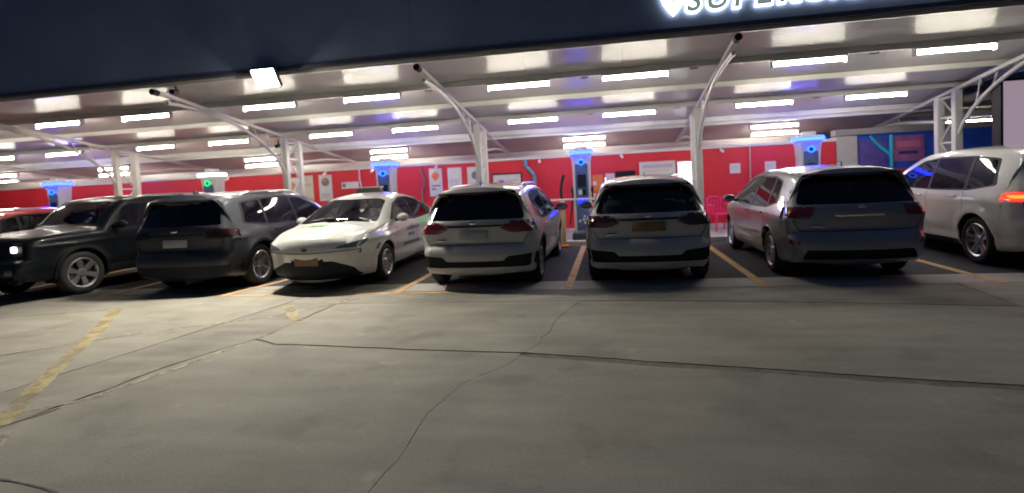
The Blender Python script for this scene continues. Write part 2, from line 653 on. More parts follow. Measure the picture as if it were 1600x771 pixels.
stripe('painted_line', [(-7.39, 6.92), (-6.36, 5.64), (-5.3, 4.2), (-4.51, 3.16)], 0.15, M_yellow_old)
stripe('painted_line', [(-4.30, 3.05), (-3.6, 2.2), (-3.0, 1.5)], 0.12, M_faint)
stripe('painted_line', [(-6.9, 4.55), (-6.34, 5.0), (-5.94, 5.42), (-5.02, 5.98), (-4.2, 6.5)], 0.05, M_faint, 0.0075)
stripe('painted_line', [(-4.60, 6.98), (-3.9, 6.1)], 0.13, M_yellow_old)
stripe('painted_line', [(-4.36, 6.5), (-3.7, 7.4)], 0.07, M_faint, 0.0075)
stripe('painted_line', [(-4.6, 3.4), (-4.18, 3.77)], 0.04, M_faint)
stripe('painted_line', [(-9.5, 6.2), (-8.2, 6.6), (-7.0, 7.0)], 0.05, M_faint)
stripe('painted_line', [(-4.28, 3.7), (-4.1, 4.5), (-4.02, 5.0), (-3.9, 5.6)], 0.05, M_faint)

isl = empty('kerb_island', (0, 0, 0))
tag(isl, 'raised pale concrete island with chargers along the red wall', None, None, 'structure')
for i in range(len(BL) - 1):
    a, b = BL[i], BL[i + 1]
    simple('island_slab', lambda bm: box(bm, a + .004, b - .004, 13.17, 15.42, -0.02, 0.10), M_strip, isl)
    n = 3
    for k in range(n):
        x0 = a + (b - a) * k / n
        x1 = a + (b - a) * (k + 1) / n
        simple('kerb_stone', lambda bm: rbox(bm, x0 + .004, x1 - .004, 13.02, 13.165, -0.02, 0.115, 0.015, 1), M_strip, isl)
tag(simple('back_ground', lambda bm: box(bm, -32, 30, 15.62, 60, -0.02, 0.02), M_concrete2), 'paving behind the wall', None, None, 'structure')

# ================================================================== WALL + things on it
WY = 15.5
RW_X0, RW_X1 = -30.0, 5.82
rw = empty('red_wall', (0, WY, 0), 0, 'long bright red painted wall running behind the chargers', 'wall')
xs = [RW_X0, -24, -18.2, -12.6, -7.45, -2.2, 0.75, 3.69, RW_X1]
for a, b in zip(xs, xs[1:]):
    simple('wall_panel', lambda bm: box(bm, a + .003, b - .003, 0, 0.12, 0.0, 2.22), M_red, rw)
simple('wall_cap', lambda bm: box(bm, RW_X0, RW_X1, -0.035, 0.15, 2.223, 2.30), M_steel, rw)
simple('skirting', lambda bm: box(bm, RW_X0, RW_X1, -0.05, -0.003, 0.10, 0.20), M_strip, rw)
for x in xs[1:-1]:
    simple('pilaster', lambda bm: box(bm, x - .02, x + .02, -0.03, -0.003, 0.2, 2.22), M_red, rw)

far = empty('back_building', (0, 17.8, 0), 0, 'pale building wall showing above the red wall under the low roof', 'building')
simple('wall', lambda bm: box(bm, -32, 5.9, 0, 0.2, 0, 2.62), M_white, far)
simple('ledge', lambda bm: box(bm, -32, 5.9, -0.16, -0.003, 2.36, 2.50), M_steel, far)

# wall notices ------------------------------------------------------


def notice(label, x0, x1, z0, z1, m, prints=(), cat='poster', frame=None, y=WY, depth=0.012, group=None, name='poster'):
    t = empty(name, ((x0 + x1) / 2, y - 0.004, (z0 + z1) / 2), 0, label, cat, group)
    hw, hh = (x1 - x0) / 2, (z1 - z0) / 2
    simple('sheet', lambda bm: box(bm, -hw, hw, -depth, 0, -hh, hh), m, t)
    if frame:
        def fr(bm):
            for q in ((-hw - .03, hw + .03, hh, hh + .035), (-hw - .03, hw + .03, -hh - .035, -hh)):
                box(bm, q[0], q[1], -depth - .015, 0, q[2], q[3])
            for q in ((-hw - .03, -hw), (hw, hw + .03)):
                box(bm, q[0], q[1], -depth - .015, 0, -hh + .001, hh - .001)
        simple('frame', fr, frame, t)
    lay = 0
    for p in prints:
        lay += 1
        yy = -depth - 0.002 - 0.0015 * lay
        if p[0] == 'd':
            _, cx, cz, r, pm = p
            simple('printed_disc', lambda bm: prism(bm, disc_pts(cx * hw, cz * hh, r * hw), yy, -depth - .0005, 'xz'), pm, t)
        else:
            _, ax, bx, az, bz, pm = p
            simple('printed_block', lambda bm: box(bm, ax * hw, bx * hw, yy, -depth - .0005, az * hh, bz * hh), pm, t)
    return t


def lines(z0, n, step, w0=-0.7, w1=0.7, m=None, h=0.03):
    return [('r', w0, w1 - 0.25 * ((i * 7) % 3) / 2, z0 - i * step - h, z0 - i * step, m or M_ink) for i in range(n)]


notice('white poster with an ochre picture, behind the lattice column left of the taxi', -9.94, -9.55, 1.22, 2.08, M_paper, [('d', 0, 0.35, .75, M_ochre)] + lines(-.3, 3, .12))
notice('cream poster with a yellow-green foot, second from the lattice column', -9.44, -9.03, 1.34, 2.12, M_cream, [('r', -.8, .8, -.97, -.80, mat('lime_print', (.5, .5, .08), .6))] + lines(.35, 2, .1))
notice('white poster with a grey and red globe picture above the taxi windscreen', -8.83, -8.40, 1.32, 2.12, M_paper, [('d', 0, .45, .62, M_ink), ('d', -.1, .62, .3, M_orange)] + lines(-.45, 3, .14))
notice('small white plate with a dark round badge on the red wall above the taxi', -8.08, -7.53, 1.66, 1.86, M_paper, [('d', -.72, 0, .24, M_ink)] + lines(.35, 2, .6, -.3, .9), 'sign', name='wall_sign')
notice('white poster with an orange flame shape left of the thick column', -5.27, -4.88, 1.30, 2.12, M_paper, [('d', 0, .45, .60, M_orange), ('r', -.25, .15, .1, .35, M_orange)] + lines(-.2, 1, .12, h=.1) + lines(-.42, 1, .1, -.7, .0, h=.12))
notice('plain white poster with thin grey text right of the orange flame poster', -4.70, -4.28, 1.36, 2.11, M_paper, lines(.05, 4, .16))
notice('white poster with a dark round picture partly behind the thick column', -4.10, -3.62, 1.40, 2.10, M_paper, [('d', 0, .3, .5, M_ink)] + lines(-.35, 3, .14))
notice('wide white board with black frame and a blue mark on the red wall', -3.34, -2.52, 1.26, 1.83, M_paper, [('r', -.60, -.22, -.05, .42, M_blueink), ('d', -.42, 0, .18, M_blueink)] + lines(.4, 3, .25, .0, .85), 'notice board', M_dark, name='notice_board')
notice('bright orange notice beside the blue-lit middle charger', -0.49, -0.20, 1.22, 1.68, M_orange, [('r', -.9, -.2, -.25, .25, M_paper)])
notice('pale orange lower notice under the bright orange one', -0.52, -0.22, 0.72, 1.17, mat('pale_orange', (.65, .42, .28), .6), lines(.6, 5, .25))
notice('small white notice right of the orange notices', -0.12, 0.13, 1.36, 1.70, M_paper, lines(.5, 4, .25))
notice('white framed information board with pale coloured rows behind the middle white car', 0.84, 1.74, 1.30, 1.93, M_paper,
       [('r', -.9, .9, .55, .85, mat('lilac_row', (.5, .42, .5), .6)), ('r', -.9, .75, .18, .42, M_cream), ('r', -.9, .9, -.2, .02, mat('green_row', (.42, .5, .42), .6)), ('r', -.85, .3, -.6, -.4, M_ink)],
       'notice board', M_steel, name='notice_board')
lb = notice('small bright backlit sign with a blue mark beside the slim column', 1.84, 2.24, 1.22, 1.90, emis('lightbox_face', (.82, .93, 1.0), 1.25), [('d', .05, .30, .22, M_blueink), ('d', .05, .30, .10, emis('lightbox_dot', (.6, .9, 1), 1.2))], 'lightbox sign', M_steel, depth=0.06, name='lightbox_sign')
notice('small square white plate on the red wall left of the thin conduit', 3.18, 3.45, 1.53, 1.79, M_paper, lines(.4, 3, .3), 'sign', name='wall_sign')
notice('small square white plate on the red wall right of the thin conduit', 4.07, 4.34, 1.50, 1.80, M_paper, lines(.4, 3, .3), 'sign', name='wall_sign')

t = empty('equipment_box', (0.42, WY - 0.005, 1.55), 0, 'dark flat equipment box high on the red wall behind the middle white car', 'equipment box')
simple('case', lambda bm: rbox(bm, -.27, .27, -.16, 0, -.02, .20, .015), M_dark, t)
simple('bracket', lambda bm: box(bm, -.2, .2, -.12, -.0, -.06, -.025), M_grey, t)


def pipe(label, pts, r, m, cat='pipe', name='pipe'):
    bm = bmesh.new()
    tube(bm, pts, r, 10)
    o = link(name, bm, m, None, True)
    return tag(o, label, cat)


pipe('blue downpipe with an offset bend on the red wall right of the framed board', [(-2.36, WY - .07, 2.22), (-2.36, WY - .07, 2.06), (-2.30, WY - .07, 1.98), (-2.16, WY - .07, 1.82), (-2.12, WY - .07, 1.74), (-2.12, WY - .07, 0.12)], 0.052, M_pipe, name='downpipe')
pipe('thin pale vertical conduit on the red wall between two small plates', [(3.69, WY - .05, 2.22), (3.69, WY - .05, 0.12)], 0.022, mat('pinkish_conduit', (.55, .30, .26), .5), 'conduit', 'conduit')
pipe('thin pale conduit down the red wall above the taxi', [(-7.46, WY - .05, 2.22), (-7.46, WY - .05, 1.9), (-7.40, WY - .05, 1.6), (-7.38, WY - .05, .12)], 0.024, M_steel, 'conduit', 'conduit')
pipe('thin grey conduit with a kink on the red wall left of the orange flame poster', [(-5.5, WY - .05, 2.22), (-5.5, WY - .05, 2.05), (-5.42, WY - .05, 1.95), (-5.42, WY - .05, 1.62), (-5.5, WY - .05, 1.55), (-5.5, WY - .05, .12)], 0.028, M_grey, 'conduit', 'conduit')
# small cameras / spot brackets under the wall cap
cams_x = [(-11.9, 'over the off-roader'), (-8.55, 'above the globe poster'), (-7.0, 'left of the lit charger behind the taxi'), (-5.0, 'above the orange flame poster'), (-1.95, 'by the blue downpipe'), (0.33, 'above the middle white car'), (2.95, 'right of the slim column')]
for x, where in cams_x:
    t = empty('wall_camera', (x, WY - 0.04, 2.20), 0, 'small white camera under the wall cap ' + where, 'camera', 'cameras under the wall cap')
    simple('bracket', lambda bm: box(bm, -.015, .015, -.09, 0, -.02, .02), M_steel, t)
    simple('camera_body', lambda bm: tube(bm, [(0, -.05, -.03), (.02, -.20, -.07)], .038, 10), M_white, t, True)

# ================================================================== CANOPY
SL = -0.14


def cz(y):
    return 3.83 + SL * (y - 8.9)


canopy = empty('canopy', (0, 8.9, 0), 0, 'long white canopy with navy fascia over the charging bays', 'canopy')
CX0, CX1 = -30.0, 7.75
frame_x = [-29.35, -24.1, -18.9, -13.65, -8.40, -3.17, 2.03, 7.30]
pur = [8.98, 10.42, 11.80, 13.12, 14.75]
yb = [8.90, 9.02, 10.42, 11.80, 13.12, 14.72, 16.1, 17.8]
px = [CX0] + frame_x[1:-1] + [CX1]
for a, b in zip(px, px[1:]):
    n = 3
    for k in range(n):
        xa, xb = a + (b - a) * k / n, a + (b - a) * (k + 1) / n
        for y0, y1 in zip(yb[1:], yb[2:]):
            bm = bmesh.new()
            prism(bm, [(y0 + .002 - 8.9, cz(y0)), (y1 - .002 - 8.9, cz(y1)), (y1 - .002 - 8.9, cz(y1) + .04), (y0 + .002 - 8.9, cz(y0) + .04)], xa + .002, xb - .002, 'yz')
            link('roof_panel', bm, M_ceil if y0 < 14 else M_ceil_back, canopy)
for y in pur:
    h = 0.11 if y < 14 else 0.13
    d = 0.07
    bm = bmesh.new()
    box(bm, CX0, CX1, y - d / 2 - 8.9, y + d / 2 - 8.9, cz(y) - h, cz(y) - .008)
    link('purlin', bm, M_steel, canopy)
for y in (10.56, 13.26):
    simple('conduit', lambda bm: tube(bm, [(CX0 + 1, y - 8.9, cz(y) - .03), (CX1 - .3, y - 8.9, cz(y) - .03)], .014, 6), M_grey, canopy)
for x in (-14.2, -8.8, -3.5, -0.4, 1.6, 4.6):
    for y in (10.56, 13.26):
        simple('junction_box', lambda bm: rbox(bm, x - .07, x + .07, y - 8.9 - .05, y - 8.9 + .05, cz(y) - .10, cz(y) - .02, .01, 1), M_grey, canopy)
# bright long beam with flashing at the back of the canopy
simple('back_beam', lambda bm: box(bm, CX0, CX1, 14.80 - 8.9, 14.92 - 8.9, cz(14.9) - 0.19, cz(14.9) - .01), M_steel, canopy)
FZ0 = 3.80
for a, b in zip(px, px[1:]):
    simple('fascia_panel', lambda bm: box(bm, a + .003, b - .003, -0.06, -0.003, FZ0 + .035, FZ0 + 2.3), M_navy, canopy)
simple('fascia_trim', lambda bm: box(bm, CX0, CX1, -0.085, 0.03, FZ0 - 0.035, FZ0 + .032), mat('fascia_trim', (.06, .065, .09), .5), canopy)
simple('end_fascia', lambda bm: box(bm, CX1 + .003, CX1 + .05, -0.06, 5.8, 3.2, 5.1), M_navy, canopy)

# fascia lettering
sign = empty('canopy_sign', (1.22, 8.83, 4.06), 0, 'glowing white halo lettering and pin emblem on the navy fascia', 'sign')
M_halo = emis('sign_halo', (0.92, 0.97, 1.0), 1.6)
M_letter = emis('letter_face', (0.50, 0.66, 0.68), 0.085)
M_bolt = emis('sign_bolt', (1.0, 0.85, 0.15), 0.27)
xx = 0.02
for ch in 'SUPERCHARGE':
    me = text_mesh(ch, 0.46, 0.012, 0.036, 0.18)
    me2 = text_mesh(ch, 0.46, 0.012, 0.008, 0.18)
    for mm_, nm, ma, yo in ((me, 'letter', M_halo, -0.02), (me2, 'letter_face', M_letter, -0.05)):
        mm_.materials.clear()
        mm_.materials.append(ma)
        mm_.name = nm
    o = bpy.data.objects.new('letter', me)
    C.objects.link(o)
    o.parent = sign
    o.location = (xx, -0.02, 0)
    o.rotation_euler = (PI / 2, 0, 0)
    wd = max(v.co.x for v in me2.vertices)
    o2 = bpy.data.objects.new('letter_face', me2)
    C.objects.link(o2)
    o2.parent = o
    o2.location = (0, 0, 0.03)
    xx += wd + 0.035
pin = [(0, -0.05), (.07, .02), (.15, .14), (.185, .26), (.17, .38), (.10, .47), (0, .505), (-.10, .47), (-.17, .38), (-.185, .26), (-.15, .14), (-.07, .02)]
o = simple('emblem', lambda bm: prism(bm, [(x - .16, z) for x, z in pin], -.035, -.01, 'xz'), M_halo, sign)
simple('bolt_mark', lambda bm: prism(bm, [(-.20, .06), (-.08, .25), (-.14, .25), (-.08, .42), (-.24, .20), (-.17, .20)], -.05, -.037, 'xz'), M_bolt, o)

# ------------------------------------------------------------------ columns
col_info = {
    -29.35: None, -24.1: None, -18.9: None,
    -13.65: 'white steel lattice column furthest to the left, behind the black off-roader',
    -8.40: 'white steel lattice column between the silver estate car and the taxi',
    -3.17: 'white steel column rising behind the left white crossover',
    2.03: 'white steel column rising behind the middle white crossover',
    7.30: 'white steel lattice column at the far right behind the white people carrier'}


def steel_column():
    t = empty('steel_column')
    P0, P1 = 13.15, 13.78
    for y in (P0, P1):
        zt = cz(y) - 0.15
        simple('post', lambda bm: rbox(bm, -.075, .075, y - .075, y + .075, 0.103, zt, .012, 1), M_steel, t)
    # lattice between the posts
    zz = 0.35
    k = 0
    while zz < 2.75:
        z2 = min(zz + 0.52, 2.95)
        a, b = (P0 + .07, P1 - .07) if k % 2 == 0 else (P1 - .07, P0 + .07)
        simple('lattice_bar', lambda bm: tube(bm, [(0, a, zz), (0, b, z2)], .02, 6), M_steel, t, True)
        simple('cross_bar', lambda bm: box(bm, -.025, .025, P0 + .077, P1 - .077, z2 - .02, z2 + .02), M_steel, t)
        zz = z2 + 0.03
        k += 1
    # top chord under the roof, full depth
    ya, yb_ = 9.08, 17.2
    simple('top_chord', lambda bm: tube(bm, [(0, ya, cz(ya) - .15), (0, yb_, cz(yb_) - .15)], 0, rect=(.085, .07)), M_steel, t)
    # curved lower chord sweeping out to the canopy edge
    pts = []
    for i in range(15):
        s = i / 14
        y = P0 - .06 + (ya + .25 - P0 + .06) * (s ** 1.25)
        z = 2.15 + (cz(ya) - .33 - 2.15) * (1 - (1 - s) ** 2.1)
        pts.append((0, y, z))
    simple('curved_brace', lambda bm: tube(bm, pts, .037, 8), M_steel, t, True)
    for i in (3, 5, 7, 9, 11, 13):
        p = pts[i]
        simple('web_bar', lambda bm: tube(bm, [p, (0, p[1] - .15, cz(p[1] - .15) - .17)], .016, 6), M_steel, t, True)
    simple('rear_brace', lambda bm: tube(bm, [(0, P1 + .05, 2.45), (0, 15.3, 2.58), (0, 16.6, cz(16.6) - .17)], .03, 8), M_steel, t, True)
    simple('end_cap', lambda bm: tube(bm, [(0, ya - .10, cz(ya) - .16), (0, ya + .04, cz(ya) - .17)], .06, 10), M_dark, t, True)
    simple('base_plate', lambda bm: box(bm, -.16, .16, P0 - .14, P1 + .14, .1005, .118), M_steel, t)
    return t


proto = steel_column()
first = True
for x in frame_x:
    if col_info[x] is None and x < -19:
        continue
    o = proto if first else copy_tree(proto)
    first = False
    o.location = (x, 0, 0)
    tag(o, col_info[x] or 'white steel lattice column standing beyond the left edge of the photo', 'column', 'steel columns holding up the canopy')

# small dark fittings
def dark_camera(loc, label):
    t = empty('security_camera', loc, 0, label, 'camera')
    simple('mount', lambda bm: tube(bm, [(0, 0, .12), (0, 0, 0)], .018, 8), M_dark, t, True)
    simple('housing', lambda bm: tube(bm, [(-.03, .05, -.01), (.03, -.14, -.05)], .05, 10), M_dark, t, True)


dark_camera((-7.98, 9.1, cz(9.1) - .15), 'dark camera hanging at the canopy edge near the second column arm')
dark_camera((-8.45, 12.95, 2.88), 'small dark camera fixed on the lattice column left of the taxi')

# ------------------------------------------------------------------ tube lights
def tube_light():
    t = empty('tube_light')
    simple('fixture', lambda bm: box(bm, -.60, .60, -.085, .085, .0, .030), M_steel, t)
    simple('lamp_tube', lambda bm: tube(bm, [(-.585, 0, -.036), (.585, 0, -.036)], .031, 10), M_tube, t, True)
    for s in (-1, 1):
        simple('end_cap', lambda bm: box(bm, s * .60 - .012, s * .60 + .012, -.05, .05, -.095, -.002), M_white, t)
    return t


TL = tube_light()
used = False


def put_light(x, y, z, label, group):
    global used
    o = copy_tree(TL) if used else TL
    used = True
    o.location = (x, y, z)
    tag(o, label, 'tube light', group)


row1 = [(-17.35, 'beyond the left edge of the photo'), (-14.9, 'just outside the left edge of the photo'), (-12.22, 'leftmost in the photo'), (-9.92, 'second from the left, by the dark camera'), (-6.93, 'third from the left, right below the glaring floodlight'), (-4.65, 'fourth from the left, above the taxi'),
        (-1.65, 'fifth from the left, right of the thick column arm'), (0.53, 'sixth from the left, above the middle charger'), (3.50, 'seventh, right of the slim column arm'), (5.76, 'rightmost, near the top right corner')]
for x, wl in row1:
    put_light(x, 10.42, cz(10.42) - .15, 'front row tube light, ' + wl, 'tube lights in the front row')
row2 = [(-19.9, 'beyond the left edge of the photo'), (-17.6, 'cut by the left edge of the photo'), (-15.3, 'second from the left'), (-12.27, 'third from the left, right of the leftmost lattice column'), (-10.0, 'fourth from the left'), (-7.03, 'fifth, just right of the second lattice column'),
        (-4.75, 'sixth, left of the thick column'), (-1.77, 'seventh, right of the thick column'), (0.5, 'eighth, left of the slim column'), (3.45, 'ninth, right of the slim column'), (5.72, 'rightmost, left of the right lattice column')]
for x, wl in row2:
    put_light(x, 13.12, cz(13.12) - .15, 'second row tube light, ' + wl, 'tube lights in the second row')
row3 = [(-21.6, 'at the left edge of the photo'), (-16.9, 'seen between the posts of the leftmost lattice column'), (-11.2, 'left of the second lattice column'), (-6.77, 'behind the blue-lit charger above the taxi'), (-0.70, 'behind the blue-lit middle charger'), (4.52, 'behind the blue-lit right charger')]
for x, wl in row3:
    put_light(x, 16.2, 2.60, 'low back tube light, ' + wl, 'tube lights at the back')
for x, wl in row3:
    put_light(x * 15.85 / 16.2, 15.85, cz(15.85) - .075, 'upper back tube light on the roof, ' + wl, 'upper tube lights at the back')
put_light(9.9, 17.3, 2.66, 'low tube light beyond the far right lattice column', 'tube lights at the back')

# floodlight at the canopy edge
fl = empty('floodlight', (-5.82, 8.70, 3.64), 0, 'glaring floodlight on a short bracket at the canopy edge above the taxi', 'floodlight')
Mf = Matrix.Rotation(math.radians(34), 4, 'X')
fl_case = simple('housing', lambda bm: rbox(bm, -.23, .23, -.03, .06, -.18, .18, .015, 2, Mf), M_dark, fl)
simple('lamp_panel', lambda bm: box(bm, -.20, .20, -.040, -.032, -.155, .155, Mf), M_flood, fl)
simple('bracket', lambda bm: tube(bm, [(-.2, 0, 0), (-.2, .1, .14), (.2, .1, .14), (.2, 0, 0)], .014, 6), M_dark, fl)
simple('arm', lambda bm: tube(bm, [(0, .1, .14), (0, .20, .20)], .02, 6), M_dark, fl)

# ================================================================== CHARGERS
def charger(x, label, lit):
    t = empty('charging_station', (x, 13.75, 0.10), 0, label, 'charger', 'charging stations along the island')
    simple('plinth', lambda bm: rbox(bm, -.27, .27, -.42, .24, 0.002, .16, .01, 1), mat('dark_plinth', (.035, .04, .055), .7), t)
    # body, slightly wider towards the head
    bm = bmesh.new()
    secs = [(.162, .215, -.17, .20), (1.70, .215, -.17, .20), (1.90, .225, -.18, .21), (2.08, .25, -.21, .22), (2.12, .25, -.21, .22)]
    rings = []
    for z, hw, y0, y1 in secs:
        c = .03
        rings.append([bm.verts.new(p) for p in ((-hw + c, y0, z), (hw - c, y0, z), (hw, y0 + c, z), (hw, y1, z), (-hw, y1, z), (-hw, y0 + c, z))])
    for a, b in zip(rings, rings[1:]):
        for k in range(6):
            bm.faces.new((a[k], a[(k + 1) % 6], b[(k + 1) % 6], b[k]))
    bm.faces.new(rings[0][::-1])
    bm.faces.new(rings[-1])
    link('body', bm, M_chg, t)
    led = {'blue': M_blueled, 'green': M_whiteled}[lit]
    ring = {'blue': M_cyanled, 'green': M_greenled}[lit]
    simple('light_band', lambda bm: rbox(bm, -.285, .285, -.265, .265, 2.105, 2.178, .015, 1), led, t)
    simple('cap', lambda bm: rbox(bm, -.275, .275, -.255, .255, 2.181, 2.215, .015, 1), M_chg, t)
    simple('top_box', lambda bm: rbox(bm, -.15, .15, -.12, .15, 2.218, 2.31, .02, 1), M_chg, t)
    simple('front_panel', lambda bm: box(bm, -.155, .155, -.180, -.173, .22, 1.86), M_chgblue, t)
    bm = bmesh.new()
    for k in range(24):
        a0, a1 = 2 * PI * k / 24, 2 * PI * (k + 1) / 24
        vs = [bm.verts.new((math.cos(a) * r, -.212 + (0 if z_ else 0), 1.90 + math.sin(a) * r)) for a, r, z_ in ((a0, .050, 0), (a1, .050, 0), (a1, .078, 0), (a0, .078, 0))]
        bm.faces.new(vs)
    bmesh.ops.remove_doubles(bm, verts=bm.verts[:], dist=1e-5)
    bmesh.ops.solidify(bm, geom=bm.faces[:], thickness=0.006)
    link('ring_emblem', bm, ring, t)
    simple('emblem_disc', lambda bm: prism(bm, disc_pts(0, 1.90, .046), -.214, -.200, 'xz'), mat('emblem_dark', (.01, .03, .10), .3), t)
    simple('screen', lambda bm: box(bm, -.105, .105, -.187, -.181, 1.28, 1.60), M_screen, t)
    simple('reader', lambda bm: box(bm, -.09, .0, -.192, -.181, 1.10, 1.22), M_paper, t)
    simple('reader_dark', lambda bm: box(bm, .012, .10, -.190, -.181, 1.08, 1.24), M_dark, t)
    if lit == 'blue':
        for xa in (-.115, .005):
            simple('display', lambda bm: box(bm, xa, xa + .11, -.189, -.181, .88, 1.02), M_blueled2, t)
            simple('display_mark', lambda bm: prism(bm, [(xa + .03, .99), (xa + .05, .99), (xa + .075, .91), (xa + .055, .91)], -.193, -.190, 'xz'), M_dark, t)
    # hanging cable loops with connectors
    for s in (-1, 1):
        pts = []
        for k in range(17):
            a = k / 16
            pts.append((s * (.235 + .10 * math.sin(a * PI)), -.02 - .13 * math.sin(a * PI), 1.15 - .85 * math.sin(a * PI) ** .8 + .12 * a))
        simple('cable', lambda bm: tube(bm, pts, .017, 7), M_rubber, t, True)
        simple('connector', lambda bm: tube(bm, [(s * .235, -.02, 1.28), (s * .245, -.09, 1.20), (s * .25, -.12, 1.10)], [.035, .04, .025], 8), M_dark, t, True)
    for k in range(5):
        rr = random.random
        cx_, cz_ = -.11 + .22 * rr(), .3 + .35 * rr()
        simple('printed_dot', lambda bm: prism(bm, disc_pts(cx_, cz_, .018 + .02 * rr(), 10), -.185 - k * .0004, -.1805, 'xz'), M_paper, t)
    return t


chs = [(-16.38, 'blue-lit charger at the far left between the red car and the off-roader', 'blue'),
       (-11.12, 'white-lit charger with a green ring behind the silver estate car', 'green'),
       (-5.88, 'blue-lit charger rising behind the taxi roof', 'blue'),
       (-0.69, 'blue-lit charger standing free between the two white crossovers', 'blue'),
       (4.56, 'blue-lit charger rising above the roof of the silver crossover on the right', 'blue')]
for a in chs:
    charger(*a)

# beige hoop barrier with a leaning black hose
t = empty('barrier_post', (-1.12, 12.75, 0), 0, 'beige steel barrier post with an orange foot left of the middle charger', 'bollard')
simple('post', lambda bm: rbox(bm, -.055, .055, -.05, .05, .05, 1.10, .01, 1), M_beige, t)
simple('foot', lambda bm: rbox(bm, -.12, .12, -.14, .12, .003, .07, .02, 1), mat('orange_foot', (.75, .30, .04), .5), t)
simple('rail', lambda bm: tube(bm, [(-.30, .03, 1.12), (.75, .03, 1.12)], .025, 8), M_steel, t, True)
pipe('curved black charging hose standing up beside the barrier post', [(-1.13, 12.83, 1.13), (-1.15, 12.85, 1.25), (-1.145, 12.87, 1.42), (-1.11, 12.9, 1.58), (-1.08, 12.92, 1.70)], 0.035, M_rubber, 'hose', 'charging_hose')

# pink plastic chair
def chair(x, y, rz):
    t = empty('plastic_chair', (x, y, 0.10), rz, 'bright pink plastic armchair by the red wall left of the silver crossover', 'chair')
    simple('seat', lambda bm: rbox(bm, -.22, .22, -.21, .21, .40, .43, .012, 2), M_pink, t, True)
    for sx in (-1, 1):
        for sy in (-1, 1):
            simple('leg', lambda bm: tube(bm, [(sx * .20, sy * .18, .40), (sx * .245, sy * .22, 0)], [.028, .02], 6), M_pink, t, True)
        simple('armrest', lambda bm: tube(bm, [(sx * .235, -.17, .42), (sx * .25, -.18, .62), (sx * .25, -.12, .65), (sx * .24, .17, .67)], .022, 6), M_pink, t, True)
    bm = bmesh.new()
    for i in range(5):
        xx_ = -.16 + .08 * i
        tube(bm, [(xx_, .21, .43), (xx_ * 1.1, .28, .80)], 0, rect=(.045, .014))
    link('back_slats', bm, M_pink, t)
    simple('back_rim', lambda bm: tube(bm, [(-.225, .20, .43), (-.235, .25, .68), (-.20, .285, .80), (-.10, .30, .85), (.10, .30, .85), (.20, .285, .80), (.235, .25, .68), (.225, .20, .43)], .022, 7), M_pink, t, True)


chair(2.72, 14.55, math.radians(20))

# ================================================================== RIGHT SIDE BEYOND THE RED WALL
t = empty('shop_front', (0, 15.6, 0), 0, 'shop corner with pale pillar and blue and lilac boards right of the red wall', 'building')
simple('pillar', lambda bm: box(bm, 5.84, 6.34, -.05, .35, .02, 2.34), mat('cream_render', (.42, .40, .34), .6, noise_amt=.1), t)
simple('board', lambda bm: box(bm, 6.35, 8.3, .10, .2, .02, 2.36), M_blue, t)
simple('head_beam', lambda bm: box(bm, 5.84, 13.0, -.03, .3, 2.363, 2.52), mat('beam_grey', (.30, .29, .28), .6), t)
o = simple('poster_panel', lambda bm: box(bm, 7.24, 7.95, .055, .095, 1.62, 2.28), M_lilac, t)
simple('printed_block', lambda bm: box(bm, 7.30, 7.86, .047, .054, 1.98, 2.14), mat('pink_print', (.62, .16, .25), .5), o)
simple('printed_block', lambda bm: box(bm, 7.36, 7.80, .047, .054, 1.80, 1.88), M_dot, o)
o = simple('poster_panel', lambda bm: box(bm, 6.42, 7.08, .055, .095, 1.50, 2.22), mat('violet_print', (.10, .07, .28), .5, noise_amt=.4, noise_scale=5), t)
simple('lower_board', lambda bm: box(bm, 6.9, 8.3, .055, .095, .1, 1.44), mat('red_board', (.45, .04, .06), .5), t)
simple('post', lambda bm: box(bm, 8.31, 8.55, .0, .3, .02, 2.36), M_white, t)
simple('blue_band', lambda bm: box(bm, 8.56, 13.0, .05, .2, 1.70, 2.36), M_blue, t)
simple('lower_wall', lambda bm: box(bm, 8.56, 13.0, .06, .2, .02, 1.69), M_grey, t)
bm = bmesh.new()
tube(bm, [(6.66, 0, 2.32), (6.80, 0, 2.12), (7.12, 0, 1.82), (7.14, 0, 1.70)], .045, 8)
o = link('branch_pipe', bm, M_cyan, t, True)
simple('stand_pipe', lambda bm: tube(bm, [(7.16, 0, 2.32), (7.16, 0, .05)], .05, 8), M_cyan, t, True)
simple('soffit', lambda bm: box(bm, 7.82, 16, -2.2, 3.5, 2.95, 3.02), M_grey, t)
simple('upper_wall', lambda bm: box(bm, 7.82, 18, 3.5, 3.7, .02, 5.5), M_grey, t)
simple('hanging_beam', lambda bm: box(bm, 7.85, 12, 1.0, 1.12, 2.70, 2.82), M_steel, t)

bb = empty('billboard', (7.36, 11.9, 0), 0, 'pale pink lit billboard at the right edge of the photo', 'billboard')
simple('screen_face', lambda bm: box(bm, 0.02, 3.4, .0, .02, 1.78, 3.02), emis('billboard_face', (.80, .60, .76), .10), bb)
simple('casing', lambda bm: box(bm, -0.03, 3.45, .025, .22, 1.73, 3.07), M_dark, bb)
for x in (.5, 2.8):
    simple('leg', lambda bm: box(bm, x, x + .1, .08, .18, .002, 1.729), M_dark, bb)
simple('side_trim', lambda bm: box(bm, -.03, .015, -.02, .022, 1.73, 3.07), M_dark, bb)
# ================================================================== CARS
def lerp_table(tb, x):
    if x <= tb[0][0]:
        return tb[0][1]
    for (a, fa), (b, fb) in zip(tb, tb[1:]):
        if x <= b:
            t = (x - a) / (b - a)
            t = t * t * (3 - 2 * t) if False else t
            return fa + (fb - fa) * t
    return tb[-1][1]


